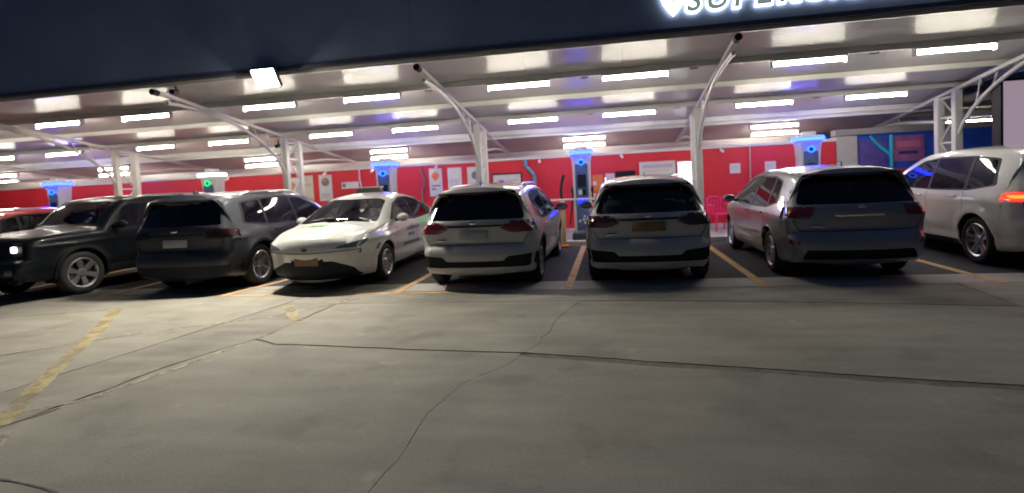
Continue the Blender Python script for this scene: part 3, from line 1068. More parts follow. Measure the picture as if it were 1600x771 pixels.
def outline_curve(P, ds=0.045):
    """closed Catmull-Rom through P, evenly resampled"""
    n = len(P)
    dense = []
    for i in range(n):
        p0, p1, p2, p3 = (Vector(P[(i + k - 1) % n]) for k in range(4))
        t0 = 0.0
        t1 = t0 + max(1e-4, (p1 - p0).length) ** .5
        t2 = t1 + max(1e-4, (p2 - p1).length) ** .5
        t3 = t2 + max(1e-4, (p3 - p2).length) ** .5
        m = max(3, int((p2 - p1).length / 0.01))
        for k in range(m):
            t = t1 + (t2 - t1) * k / m
            A1 = p0 * ((t1 - t) / (t1 - t0)) + p1 * ((t - t0) / (t1 - t0))
            A2 = p1 * ((t2 - t) / (t2 - t1)) + p2 * ((t - t1) / (t2 - t1))
            A3 = p2 * ((t3 - t) / (t3 - t2)) + p3 * ((t - t2) / (t3 - t2))
            B1 = A1 * ((t2 - t) / (t2 - t0)) + A2 * ((t - t0) / (t2 - t0))
            B2 = A2 * ((t3 - t) / (t3 - t1)) + A3 * ((t - t1) / (t3 - t1))
            dense.append(B1 * ((t2 - t) / (t2 - t1)) + B2 * ((t - t1) / (t2 - t1)))
    out = [dense[0]]
    acc = 0
    for a, b in zip(dense, dense[1:] + dense[:1]):
        acc += (b - a).length
        # finer where it bends
        if acc >= ds:
            out.append(b)
            acc = 0
    if (out[-1] - out[0]).length < ds * .4:
        out.pop()
    return out


def round_poly(P, r, seg=3):
    """rounded corners for a convex polygon"""
    n = len(P)
    out = []
    for i in range(n):
        a, b, c = Vector(P[i - 1]), Vector(P[i]), Vector(P[(i + 1) % n])
        d1, d2 = (a - b), (c - b)
        rr = min(r, d1.length * .4, d2.length * .4)
        p1, p2 = b + d1.normalized() * rr, b + d2.normalized() * rr
        for k in range(seg + 1):
            t = k / seg
            out.append(tuple(p1 * (1 - t) ** 2 + b * 2 * t * (1 - t) + p2 * t * t))
    return out


def cut(bm, pred, poly, ax, rid):
    area = sum(poly[i - 1][0] * poly[i][1] - poly[i][0] * poly[i - 1][1] for i in range(len(poly)))
    if area < 0:
        poly = poly[::-1]
    i_, j_ = ax
    lo = [min(p[k] for p in poly) for k in (0, 1)]
    hi = [max(p[k] for p in poly) for k in (0, 1)]
    F = []
    for f in bm.faces:
        if not pred(f.calc_center_median(), f.normal):
            continue
        a = [v.co[i_] for v in f.verts]
        b = [v.co[j_] for v in f.verts]
        if max(a) < lo[0] or min(a) > hi[0] or max(b) < lo[1] or min(b) > hi[1]:
            continue
        F.append(f)
    for k in range(len(poly)):
        p, q = poly[k - 1], poly[k]
        nx, ny = (q[1] - p[1]), -(q[0] - p[0])
        l = math.hypot(nx, ny)
        if l < 1e-6:
            continue
        no = [0, 0, 0]
        no[i_], no[j_] = nx / l, ny / l
        pc = [0, 0, 0]
        pc[i_], pc[j_] = p
        no, pc = Vector(no), Vector(pc)
        Fi = []
        Fs = []
        for f in F:
            dd = [(v.co - pc).dot(no) for v in f.verts]
            if max(dd) <= 1e-5:
                Fi.append(f)
            elif min(dd) < -1e-5:
                Fs.append(f)
        if Fs:
            ge = set()
            for f in Fs:
                ge.add(f)
                ge.update(f.edges)
                ge.update(f.verts)
            res = bmesh.ops.bisect_plane(bm, geom=list(ge), dist=1e-5, plane_co=pc, plane_no=no)
            for f in {g for g in res['geom'] if isinstance(g, bmesh.types.BMFace)}:
                if (f.calc_center_median() - pc).dot(no) < 0:
                    Fi.append(f)
        F = Fi
    for f in F:
        if f.is_valid:
            f.material_index = rid
    return F


def take(bm, rid, off, depth, name, m, parent, angle=40):
    """lift a cut region out as a panel of its own with folded edges"""
    fs = [f for f in bm.faces if f.material_index == rid]
    if not fs:
        return None
    nb = bmesh.new()
    vm = {}
    for f in fs:
        vs = []
        for v in f.verts:
            if v not in vm:
                vm[v] = nb.verts.new(v.co)
            vs.append(vm[v])
        try:
            nb.faces.new(vs)
        except ValueError:
            pass
    bmesh.ops.delete(bm, geom=fs, context='FACES')
    nb.normal_update()
    nrm = {v: v.normal.copy() for v in nb.verts}
    for v in nb.verts:
        v.co += nrm[v] * off
    if depth:
        be = [e for e in nb.edges if e.is_boundary]
        r = bmesh.ops.extrude_edge_only(nb, edges=be)
        # every extruded vertex drops straight in from the nearest rim normal
        newv = [g for g in r['geom'] if isinstance(g, bmesh.types.BMVert)]
        rim = {}
        for v in nrm:
            rim[tuple(round(c, 5) for c in v.co)] = nrm[v]
        for v in newv:
            v.co -= rim.get(tuple(round(c, 5) for c in v.co), Vector((0, 0, 0))) * depth
    # pieces that do not touch become parts of their own
    left = set(nb.faces)
    isl_ = []
    while left:
        st = [left.pop()]
        g = set(st)
        while st:
            f = st.pop()
            for e in f.edges:
                for h in e.link_faces:
                    if h in left:
                        left.discard(h)
                        g.add(h)
                        st.append(h)
        isl_.append(g)
    if len(isl_) > 1:
        last = None
        for g in isl_:
            b2 = bmesh.new()
            mp = {}
            for f in g:
                for v in f.verts:
                    if v not in mp:
                        mp[v] = b2.verts.new(v.co)
                try:
                    b2.faces.new([mp[v] for v in f.verts])
                except ValueError:
                    pass
            last = link(name, b2, m, parent, True, angle)
        nb.free()
        return last
    return link(name, nb, m, parent, True, angle)


def make_wheel(parent, x, y, r, wd, style, rimmat, sgn):
    M = Matrix.Translation((x, y, r))
    if sgn < 0:
        M = M @ Matrix.Rotation(PI, 4, 'Z')
    rr = r * 0.70
    h = wd / 2
    bm = bmesh.new()
    lathe(bm, [(rr - .01, -h + .01), (r - .04, -h), (r - .012, -h + .025), (r, -h + .05), (r, h - .05), (r - .012, h - .025), (r - .04, h), (rr + .02, h - .004), (rr, h - .02), (rr - .02, h - .02)], 36, M, True)
    bmesh.ops.recalc_face_normals(bm, faces=bm.faces[:])
    tyre = link('wheel', bm, M_rubber, parent, True, 50)
    bm = bmesh.new()
    # rim lip and barrel
    lathe(bm, [(rr, h - .015), (rr - .012, h - .005), (rr - .03, h - .02), (rr - .045, h - .10), (rr - .045, -h + .02), (rr - .01, -h + .02)], 32, M, True)
    n = style
    for k in range(n):
        a = 2 * PI * k / n + .2
        for da in ((-.17, .17) if n == 5 else (0,)):
            Mr = M @ Matrix.Rotation(a, 4, 'X')
            w0, w1 = (.022, .030) if n == 5 else (.03, .05)
            pts = [(h - .055, -w0 + da * .16, .03), (h - .055, w0 + da * .16, .03), (h - .02, w1 + da * rr, rr - .025), (h - .02, -w1 + da * rr, rr - .025)]
            va = [bm.verts.new(Mr @ Vector(p)) for p in pts]
            vb = [bm.verts.new(Mr @ Vector((p[0] - .028, p[1], p[2]))) for p in pts]
            bm.faces.new(va)
            bm.faces.new(vb[::-1])
            for i in range(4):
                bm.faces.new((va[i], vb[i], vb[(i + 1) % 4], va[(i + 1) % 4]))
    lathe(bm, [(.0001, h - .03), (.06, h - .03), (.068, h - .04), (.068, h - .10)], 16, M)
    bmesh.ops.recalc_face_normals(bm, faces=bm.faces[:])
    link('rim', bm, rimmat, tyre, True, 30)
    bm = bmesh.new()
    lathe(bm, [(.0001, h - .10), (rr * .72, h - .10), (rr * .72, h - .12)], 20, M)
    link('brake_disc', bm, M_alloy_dark, tyre, True, 30)


def seat(parent, x, y, zb, wd=.46):
    bm = bmesh.new()
    rbox(bm, x - wd / 2, x + wd / 2, y - .22, y + .26, zb, zb + .16, .05, 2)
    Mx = Matrix.Translation((x, y - .22, zb + .12)) @ Matrix.Rotation(math.radians(14), 4, 'X')
    rbox(bm, -wd / 2, wd / 2, -.07, .07, 0, .56, .05, 2, Mx)
    rbox(bm, -.12, .12, -.05, .05, .60, .78, .04, 2, Mx)
    return link('seat', bm, M_seat, parent, True, 50)


def build_car(S, loc, rz, label, cat='car', name='parked_car', group='vehicles parked in the bays'):
    L, W = S['L'], S['W']
    root = empty(name, loc, rz, label, cat, group)
    O = outline_curve(S['outline'])
    n = len(O)
    r_w = S['wr']
    wu = S['wheels']
    vt = S['vert']
    pr, pf = S['plan_r'], S['plan_f']
    bz = S.get('belt', .95)

    def Sx(u, z):
        f = lerp_table(vt, z)
        if u < pr[0]:
            f *= 1 - pr[1] * ((pr[0] - u) / pr[0]) ** pr[2]
        if u > L - pf[0]:
            f *= 1 - pf[1] * ((u - L + pf[0]) / pf[0]) ** pf[2]
        x = W / 2 * f
        x += .016 * math.exp(-((z - (bz - .12 + .02 * math.sin(u))) / .035) ** 2)      # shoulder crease
        x -= .014 * math.exp(-((z - .46 - .03 * (u - L / 2) / L) / .07) ** 2)       # hollow low on the doors
        for q in wu:
            d = math.hypot(u - q, z - r_w)
            x += .022 * math.exp(-((d - r_w - .08) / .07) ** 2)
        return x

    nrm = []
    for i in range(n):
        t = (O[(i + 1) % n] - O[i - 1]).normalized()
        nrm.append(Vector((-t.y, t.x)))
    zc = S.get('zc', .60)

    def Mpt(p):
        return Vector((min(max(p.x, .38), L - .42), zc))
    rad = []
    for i in range(n):
        a = nrm[i]
        r_ = S.get('r_end', .13) * abs(a.x) + (S.get('r_top', .11) if a.y > 0 else .04) * abs(a.y)
        rad.append(r_)
    for _ in range(3):
        rad = [(rad[i - 1] + rad[i] * 2 + rad[(i + 1) % n]) / 4 for i in range(n)]
    D = [0, .005, .014, .028, .046, .07, .10, .135]
    NK = 15
    bm = bmesh.new()
    sides = {}
    for sg in (1, -1):
        grid = []
        for i in range(n):
            E_ = O[i]
            M_ = Mpt(E_)
            ray_ = M_ - E_
            ln = ray_.length
            dr = ray_ / ln
            cs = max(.35, abs(dr.dot(nrm[i])))
            ks = [d / cs for d in D]
            if ks[-1] > ln * .6:
                sc = ln * .6 / ks[-1]
                ks = [k * sc for k in ks]
            last = ks[-1]
            ks += [last + (ln - last) * (j + 1) / NK for j in range(NK)]
            row = []
            for d in ks:
                p = E_ + dr * d
                x = Sx(p.x, p.y)
                dd = d * cs
                r_ = rad[i]
                if dd < r_:
                    x -= r_ * (1 - math.sqrt(max(0, 1 - (1 - dd / r_) ** 2)))
                row.append(bm.verts.new((sg * x, p.x - L / 2, p.y)))
            grid.append(row)
        sides[sg] = grid
        for i in range(n):
            a, b = grid[i], grid[(i + 1) % n]
            for k in range(len(a) - 1):
                q = (a[k], b[k], b[k + 1], a[k + 1])
                if (a[k + 1].co - b[k + 1].co).length < 1e-5:
                    q = (a[k], b[k], b[k + 1])
                try:
                    bm.faces.new(q)
                except ValueError:
                    pass
    NT = 26
    crown = S.get('crown', lambda u, z, nn: .05)
    rows = []
    for i in range(n):
        vl, vr = sides[-1][i][0], sides[1][i][0]
        c = crown(O[i].x, O[i].y, nrm[i])
        row = [vl]
        for k in range(1, NT):
            t = -1 + 2 * k / NT
            off = c * (1 - abs(t) ** 2.3)
            row.append(bm.verts.new((vr.co.x * t, O[i].x - L / 2 + nrm[i].x * off, O[i].y + nrm[i].y * off)))
        row.append(vr)
        rows.append(row)
    for i in range(n):
        a, b = rows[i], rows[(i + 1) % n]
        for k in range(NT):
            bm.faces.new((a[k], a[k + 1], b[k + 1], b[k]))
    bmesh.ops.remove_doubles(bm, verts=bm.verts[:], dist=1e-4)
    bmesh.ops.recalc_face_normals(bm, faces=bm.faces[:])
    bm.normal_update()

    regs = {}

    def rid(nm):
        if nm not in regs:
            regs[nm] = len(regs) + 1
        return regs[nm]
    off_y = L / 2
    # every cut: (kind, region, polygon, corner radius)
    for kind, nm, P, cr in S['cuts']:
        if kind == 'side':
            Q = [(u - off_y, z) for u, z in P]
            if cr:
                Q = round_poly(Q, cr)
            for sg in (1, -1):
                cut(bm, lambda c, nn: c.x * sg > .3 and nn.x * sg > .22, Q, (1, 2), rid(nm + ('|R' if sg > 0 else '|L')))
        elif kind in ('rear', 'front'):
            s = -1 if kind == 'rear' else 1
            Q = round_poly(P, cr) if cr else P
            mirror = S.get('mirror_' + nm.split('|')[0], min(p[0] for p in P) > 0)
            for sg in ((1, -1) if mirror else (1,)):
                Qs = [(sg * a, b) for a, b in Q]
                cut(bm, lambda c, nn: c.y * s > .2 and nn.y * s > .25, Qs, (0, 2), rid(nm + (('|R' if sg > 0 else '|L') if mirror else '')))
        elif kind == 'top':
            Q = round_poly(P, cr) if cr else P
            Q = [(a, b - off_y) for a, b in Q]
            cut(bm, lambda c, nn: nn.z > .35 and c.z > .6, Q, (0, 1), rid(nm))
    # wheel arches
    for q in wu:
        for sg in (1, -1):
            for R_, nm in (((r_w + .095, 'clad'), (r_w + .045, 'hole')) if S.get('clad') else ((r_w + .055, 'lip'), (r_w + .04, 'hole'))):
                Q = [(q - off_y + R_ * math.cos(2 * PI * k / 30), r_w + .015 + R_ * math.sin(2 * PI * k / 30)) for k in range(30)]
                cut(bm, lambda c, nn: c.x * sg > .45 and (nn.x * sg > .1), Q, (1, 2), rid(nm))
    hf = [f for f in bm.faces if f.material_index == regs['hole']]
    bmesh.ops.delete(bm, geom=hf, context='FACES')
    dl = []
    for f in bm.faces:
        c = f.calc_center_median()
        if c.z < .5 and abs(c.x) > W / 2 - .34 and f.normal.z < -.5:
            for q in wu:
                if abs(c.y - (q - off_y)) < r_w + .03:
                    dl.append(f)
                    break
    bmesh.ops.delete(bm, geom=dl, context='FACES')
    RM = S['regions']
    trans = {}
    for key, idx in regs.items():
        if key == 'hole':
            continue
        base = key.split('|')[0]
        nm, m, off, dep = RM.get(base, ('trim', M_dark, 0.0, 0.012))
        o = take(bm, idx, off, dep, nm, m, root)
    body = link('body', bm, S['paint'], root, True, 38)

    # wheels and arch liners
    for q in wu:
        for sg in (1, -1):
            xw = W / 2 - .115 - S.get('inset', .015)
            make_wheel(root, sg * xw, q - off_y, r_w, .215, S.get('spokes', 5), S.get('rim', M_alloy), sg)
            b2 = bmesh.new()
            ring0, ring1 = [], []
            for k in range(17):
                a = PI * (k / 16) * 1.2 - .1 * PI
                yy = q - off_y + (r_w + .05) * math.cos(a)
                zz = r_w + .015 + (r_w + .05) * math.sin(a)
                ring0.append(b2.verts.new((sg * (W / 2 - .35), yy, zz)))
                ring1.append(b2.verts.new((sg * (W / 2 - .045), yy, zz)))
            for k in range(16):
                b2.faces.new((ring0[k], ring0[k + 1], ring1[k + 1], ring1[k]))
            b2.faces.new(ring0)
            link('arch_liner', b2, M_dark, body)
    # cabin
    fl_ = bmesh.new()
    c0, c1 = S['cabin']
    rbox(fl_, -W / 2 + .14, W / 2 - .14, c0 - off_y, c1 - off_y, .30, .52, .03, 1)
    rbox(fl_, -W / 2 + .16, W / 2 - .16, c1 - off_y - .42, c1 - off_y - .02, .52, S['dash'], .06, 2)
    if S.get('shelf'):
        rbox(fl_, -W / 2 + .2, W / 2 - .2, c0 - off_y + .05, c0 - off_y + .5, .52, S['shelf'], .03, 1)
    cabin = link('cabin', fl_, M_trim, root, True, 40)
    fs = S['front_seat'] - off_y
    for sx in (-1, 1):
        seat(cabin, sx * .37, fs, .52)
    rs = S['rear_seat'] - off_y
    for sx in (-1, 0, 1):
        seat(cabin, sx * .43, rs, .52, .42)
    b2 = bmesh.new()
    ring = [(-.37 + .17 * math.cos(2 * PI * k / 14), fs + .55 - .05 * math.sin(2 * PI * k / 14), S['dash'] - .03 + .17 * math.sin(2 * PI * k / 14)) for k in range(15)]
    tube(b2, ring, .014, 6)
    link('steering_wheel', b2, M_dark, cabin, True)
    # mirrors
    mu, mz = S['mirror']
    for sg in (1, -1):
        x = Sx(mu, mz)
        b2 = bmesh.new()
        bmesh.ops.create_uvsphere(b2, u_segments=14, v_segments=9, radius=1)
        for v in b2.verts:
            v.co.x *= .115
            v.co.y = v.co.y * (.085 if v.co.y > 0 else .045)
            v.co.z *= .075
            v.co += Vector((sg * (x + .14), mu - off_y, mz + .06))
        mo = link('door_mirror', b2, S.get('mirror_mat', S['paint']), root, True)
        b2 = bmesh.new()
        tube(b2, [(sg * (x - .02), mu - off_y, mz + .01), (sg * (x + .10), mu - off_y, mz + .03)], [.028, .022], 8)
        link('mirror_stalk', b2, M_dark, mo, True)
        b2 = bmesh.new()
        prism(b2, [(sg * (x + .14) + .09 * math.cos(2 * PI * k / 16), mz + .06 + .055 * math.sin(2 * PI * k / 16)) for k in range(16)], mu - off_y - .047, mu - off_y - .040, 'xz')
        link('mirror_glass', b2, M_chrome, mo)
    # door handles
    for hu, hz in S['handles']:
        for sg in (1, -1):
            x = Sx(hu, hz)
            b2 = bmesh.new()
            rbox(b2, sg * x + (.0 if sg > 0 else -.032), sg * x + (.032 if sg > 0 else 0), hu - off_y - .10, hu - off_y + .10, hz - .014, hz + .014, .010, 2)
            link('door_handle', b2, S.get('handle_mat', S['paint']), root, True)
    # roof rails
    if S.get('rails'):
        (ra, rb), rx, rz_, rm = S['rails']
        for sg in (1, -1):
            b2 = bmesh.new()
            pts = []
            for k in range(13):
                u = ra + (rb - ra) * k / 12
                zt = max(p.y for p in O if abs(p.x - u) < .1)
                e = min(1, min(k, 12 - k) / 1.5)
                pts.append((sg * (rx - .01 * abs(k - 6) / 6), u - off_y, zt - .045 + (rz_ + .03) * e))
            tube(b2, pts, .017, 8)
            link('roof_rail', b2, rm, root, True)
    # shark fin
    if S.get('fin'):
        u = S['fin']
        zt = max(p.y for p in O if abs(p.x - u) < .1)
        b2 = bmesh.new()
        prism(b2, [(u - off_y - .06, zt + .03), (u - off_y + .10, zt + .03), (u - off_y - .02, zt + .11), (u - off_y - .06, zt + .10)], -.012, .012, 'yz')
        link('aerial_fin', b2, S['paint'], root)
    # plates, emblems and other fitted pieces
    for nm, m, (x0, x1, u0, u1, z0, z1), r_ in S.get('fit', ()):
        b2 = bmesh.new()
        rbox(b2, x0, x1, u0 - off_y, u1 - off_y, z0, z1, r_, 2)
        link(nm, b2, m, root, True)
    if S.get('wiper'):
        u, z, ln_ = S['wiper']
        b2 = bmesh.new()
        tube(b2, [(0.0, u - off_y - .03, z), (.1, u - off_y - .025, z + .02), (ln_, u - off_y + .03, z + .06)], .010, 6)
        link('rear_wiper', b2, M_dark, root, True)
    # exhaust box and axle under the tail
    b2 = bmesh.new()
    rbox(b2, -.35, .35, .28 - off_y, .62 - off_y, .22, .34, .03, 1)
    tube(b2, [(-W / 2 + .2, wu[0] - off_y, r_w), (W / 2 - .2, wu[0] - off_y, r_w)], .05, 8)
    tube(b2, [(-W / 2 + .2, wu[1] - off_y, r_w), (W / 2 - .2, wu[1] - off_y, r_w)], .05, 8)
    link('underbody', b2, M_dark, root)
    return root, Sx


def seamlines(lines, kind='side', w_=.007):
    out = []
    for ln in lines:
        for (a, b), (c, d) in zip(ln, ln[1:]):
            l = math.hypot(c - a, d - b)
            nx, ny = -(d - b) / l * w_ / 2, (c - a) / l * w_ / 2
            ex, ey = (c - a) / l * .002, (d - b) / l * .002
            out.append((kind, 'seam', [(a + nx - ex, b + ny - ey), (a - nx - ex, b - ny - ey), (c - nx + ex, d - ny + ey), (c + nx + ex, d + ny + ey)], 0))
    return out


def crossover(paint_, glass, H=1.0, **kw):
    o = [(.20, .25), (.05, .30), (.01, .38), (.0, .50), (.005, .62), (.03, .665), (.075, .69), (.085, .75), (.075, .86), (.065, .96), (.055, 1.02), (.085, 1.065), (.15, 1.16), (.30, 1.40), (.345, 1.468), (.33, 1.492),
         (.24, 1.50), (.235, 1.525), (.35, 1.55), (.7, 1.578), (1.2, 1.60), (1.8, 1.605), (2.4, 1.575), (2.85, 1.49), (3.25, 1.29), (3.62, 1.085), (3.75, 1.035), (4.1, .985), (4.4, .90), (4.58, .78), (4.64, .64), (4.64, .45), (4.58, .30), (4.40, .24),
         (3.4, .215), (2.3, .21), (1.2, .215), (.5, .23)]
    o = [(u, z * H) for u, z in o]

    def crown(u, z, n):
        if n.x < -.3:
            return .085 * min(1, abs(n.x) * 1.3)
        if n.x > .3:
            return .12 * min(1, n.x * 1.4)
        return .045 if n.y > 0 else 0.0
    h = H
    cuts = [
        ('side', 'win_trim', [(.62, 1.10), (.76, 1.43), (1.2, 1.505), (2.0, 1.515), (2.55, 1.475), (2.98, 1.30), (3.36, 1.065), (2.0, 1.0), (1.1, 1.01)], .03),
        ('side', 'glass_side1', [(2.05, 1.025), (2.05, 1.485), (2.5, 1.455), (2.88, 1.30), (3.22, 1.075)], .03),
        ('side', 'glass_side2', [(1.12, 1.035), (1.16, 1.475), (1.98, 1.49), (1.98, 1.025)], .03),
        ('side', 'glass_side3', [(.70, 1.115), (.80, 1.40), (1.09, 1.46), (1.05, 1.045)], .05),
        ('rear', 'spoiler_trim', [(-.66, 1.475), (.66, 1.475), (.60, 1.515), (-.60, 1.515)], .01),
        ('rear', 'glass_rear', [(-.74, 1.09), (.74, 1.09), (.735, 1.16), (.60, 1.455), (.50, 1.475), (-.50, 1.475), (-.60, 1.455), (-.735, 1.16)], .03),
        ('rear', 'tail', [(.40, .955), (.46, 1.02), (.90, 1.065), (1.1, 1.06), (1.1, .90), (.60, .885), (.52, .90)], .015),
        ('side', 'tail', [(-.1, .905), (.20, .93), (.30, 1.0), (.24, 1.06), (-.1, 1.06)], .02),
        ('rear', 'garnish', [(-.41, .985), (.41, .985), (.44, 1.012), (-.44, 1.012)], .0),
        ('rear', 'low_trim', [(-.95, .375), (.95, .375), (.95, .47), (-.95, .47)], .0),
        ('rear', 'fog_bezel', [(.46, .37), (.43, .47), (.50, .535), (.80, .56), (.90, .55), (.885, .375)], .02),
        ('front', 'glass_front', [(-.70, 1.10), (.70, 1.10), (.58, 1.46), (.40, 1.49), (-.40, 1.49), (-.58, 1.46)], .04),
        ('front', 'grille', [(-.42, .45), (.42, .45), (.50, .74), (-.50, .74)], .05),
        ('front', 'head', [(.52, .74), (.55, .84), (.95, .90), (.95, .77)], .02),
        ('front', 'low_grille', [(-.7, .28), (.7, .28), (.6, .40), (-.6, .40)], .03),
    ]
    cuts += seamlines([[(2.02, 1.0), (2.04, .6), (2.02, .26)], [(1.1, 1.01), (1.13, .75), (1.28, .45)], [(3.28, 1.03), (3.12, .75), (3.12, .27)], [(.42, 1.2), (.30, .95), (.30, .70)], [(.30, .70), (.62, .62)]])
    cuts += seamlines([[(-.72, .72), (.72, .72)], [(-.72, .72), (-.82, .88)], [(.72, .72), (.82, .88)]], 'rear', .010)
    cuts = [(k, nm, [(a, b * h) for a, b in P], r) for k, nm, P, r in cuts]
    S = dict(L=4.64, W=1.83, outline=o, wheels=(.80, 3.66), wr=.335, belt=1.0 * h,
             vert=[(.2, .90), (.3, .945), (.42, .975), (.62, .99), (.8, 1.0), (.95 * h, .985), (1.03 * h, .955), (1.25 * h, .86), (1.45 * h, .765), (1.62 * h, .70)],
             plan_r=(.85, .10, 2.2), plan_f=(1.2, .20, 2.4), crown=crown, cuts=cuts, clad=True, paint=paint_, cabin=(.35, 3.35), dash=.98 * h,
             front_seat=2.25, rear_seat=1.30, mirror=(3.12, 1.03 * h), handles=[(1.32, .93 * h), (2.25, .92 * h)],
             rails=((.75, 2.6), .60, .03, M_alloy), fin=.62, wiper=(.10, 1.10 * h, .36),
             regions={'win_trim': ('window_trim', M_dark, -.002, .006), 'glass_side1': ('side_window', glass, -.006, 0), 'glass_side2': ('side_window', glass, -.006, 0),
                      'glass_side3': ('side_window', glass, -.006, 0), 'glass_rear': ('rear_window', glass, -.003, 0), 'glass_front': ('windscreen', G_clear, -.004, 0),
                      'tail': ('tail_light', M_redlens, .010, .03), 'garnish': ('tailgate_trim', M_dark, .006, .02), 'low_trim': ('bumper_trim', M_dark, -.03, -.03),
                      'fog_bezel': ('fog_lamp_bezel', M_dark, -.012, -.012), 'grille': ('grille', M_dark, -.02, -.02), 'head': ('headlight', M_headlens, .004, .02), 'low_grille': ('lower_grille', M_dark, -.02, -.02),
                      'seam': ('panel_gap', M_dark, -.010, -.0), 'clad': ('arch_cladding', M_dark, .006, .02), 'lip': ('arch_lip', paint_, .004, .01), 'spoiler_trim': ('high_brake_lamp', M_darklens, -.002, .0)},
             fit=[('number_plate', M_plate_w, (-.22, .22, -.045, -.012, .80 * h, .93 * h), .005),
                  ('emblem', M_chrome, (-.05, .05, -.075, -.03, 1.03 * h, 1.075 * h), .015),
                  ('model_badge', M_chrome, (-.60, -.44, -.02, .03, .775 * h, .80 * h), .005),
                  ('skid_plate', M_alloy_dark, (-.5, .5, .03, .3, .255 * h, .30 * h), .015)])
    S.update(kw)
    return S


def sedan(paint_, glass, **kw):
    o = [(.22, .24), (.06, .30), (.0, .42), (.0, .60), (.03, .80), (.05, .95), (.10, 1.03), (.22, 1.08), (.50, 1.13), (.95, 1.27), (1.45, 1.42), (1.95, 1.49), (2.35, 1.50), (2.75, 1.455), (3.15, 1.31), (3.55, 1.11), (3.78, 1.015), (3.95, .985),
         (4.3, .935), (4.55, .86), (4.68, .785), (4.735, .69), (4.725, .62), (4.69, .54), (4.68, .40), (4.60, .25), (4.3, .20), (3.4, .19), (2.3, .185), (1.2, .19), (.5, .20)]

    def crown(u, z, n):
        if n.x < -.3:
            return .08
        if n.x > .3:
            return .17 * min(1, n.x * 1.3) if z < .95 else .09
        return .05 if n.y > 0 else 0.0
    cuts = [
        ('side', 'win_trim', [(.80, 1.13), (1.35, 1.345), (1.95, 1.435), (2.4, 1.43), (2.85, 1.32), (3.40, 1.04), (2.1, .96), (1.1, 1.0)], .04),
        ('side', 'glass_side1', [(2.14, .985), (2.14, 1.41), (2.42, 1.405), (2.78, 1.31), (3.24, 1.055)], .03),
        ('side', 'glass_side2', [(1.22, 1.02), (1.34, 1.32), (1.95, 1.41), (2.08, 1.41), (2.08, .985)], .04),
        ('rear', 'glass_rear', [(-.66, 1.14), (.66, 1.14), (.52, 1.42), (-.52, 1.42)], .04),
        ('rear', 'tail', [(.30, .86), (.36, .93), (1.1, .96), (1.1, .84)], .015),
        ('side', 'tail', [(-.1, .85), (.22, .87), (.26, .95), (-.1, .97)], .02),
        ('front', 'glass_front', [(-.735, 1.035), (.735, 1.035), (.60, 1.385), (.45, 1.43), (-.45, 1.43), (-.60, 1.385)], .04),
        ('front', 'head', [(.40, .672), (.52, .735), (.98, .85), (1.1, .83), (1.1, .70), (.90, .70), (.78, .665)], .01),
        ('front', 'head', [(.76, .60), (.80, .70), (1.0, .74), (.90, .60)], .01),
        ('front', 'low_front', [(-.78, .20), (-.70, .38), (-.40, .50), (.40, .50), (.70, .38), (.78, .20)], .03),
        ('front', 'side_vent', [(.82, .25), (.78, .38), (.86, .50), (.90, .25)], .02),
        ('side', 'sill', [(1.15, .20), (3.30, .20), (3.30, .245), (1.15, .245)], 0),
    ]
    cuts += seamlines([[(2.11, .96), (2.13, .6), (2.10, .25)], [(1.14, 1.0), (1.10, .75), (1.26, .45)], [(3.30, 1.0), (3.22, .75), (3.22, .27)], [(3.36, 1.03), (4.0, .93), (4.35, .86)]])
    cuts += seamlines([[(-.9, .665), (.0, .64)], [(.0, .64), (.9, .665)]], 'front', .012)
    S = dict(L=4.74, W=1.83, outline=o, wheels=(.95, 3.74), wr=.325, belt=.93,
             vert=[(.18, .90), (.3, .95), (.42, .975), (.62, .99), (.78, 1.0), (.90, .985), (1.0, .945), (1.2, .83), (1.4, .72), (1.52, .64)],
             plan_r=(1.0, .12, 2.2), plan_f=(1.3, .20, 2.3), crown=crown, cuts=cuts, clad=False, paint=paint_, cabin=(.8, 3.45), dash=.96,
             front_seat=2.35, rear_seat=1.45, mirror=(3.15, 1.0), handles=[(1.42, .86), (2.35, .85)], r_end=.12, inset=.0,
             regions={'win_trim': ('window_trim', M_dark, -.002, .006), 'glass_side1': ('side_window', glass, -.006, 0), 'glass_side2': ('side_window', glass, -.006, 0),
                      'glass_rear': ('rear_window', glass, -.003, 0), 'glass_front': ('windscreen', G_clear, -.004, 0),
                      'tail': ('tail_light', M_redlens, .006, .03), 'head': ('headlight', M_headlens, .006, .03), 'low_front': ('lower_grille', M_dark, -.02, -.02), 'side_vent': ('side_vent', paint_, .004, .01),
                      'sill': ('sill', M_dark, .004, .01), 'seam': ('panel_gap', M_dark, -.010, 0), 'lip': ('arch_lip', paint_, .004, .01), 'clad': ('arch_cladding', M_dark, .006, .02)})
    S.update(kw)
    return S


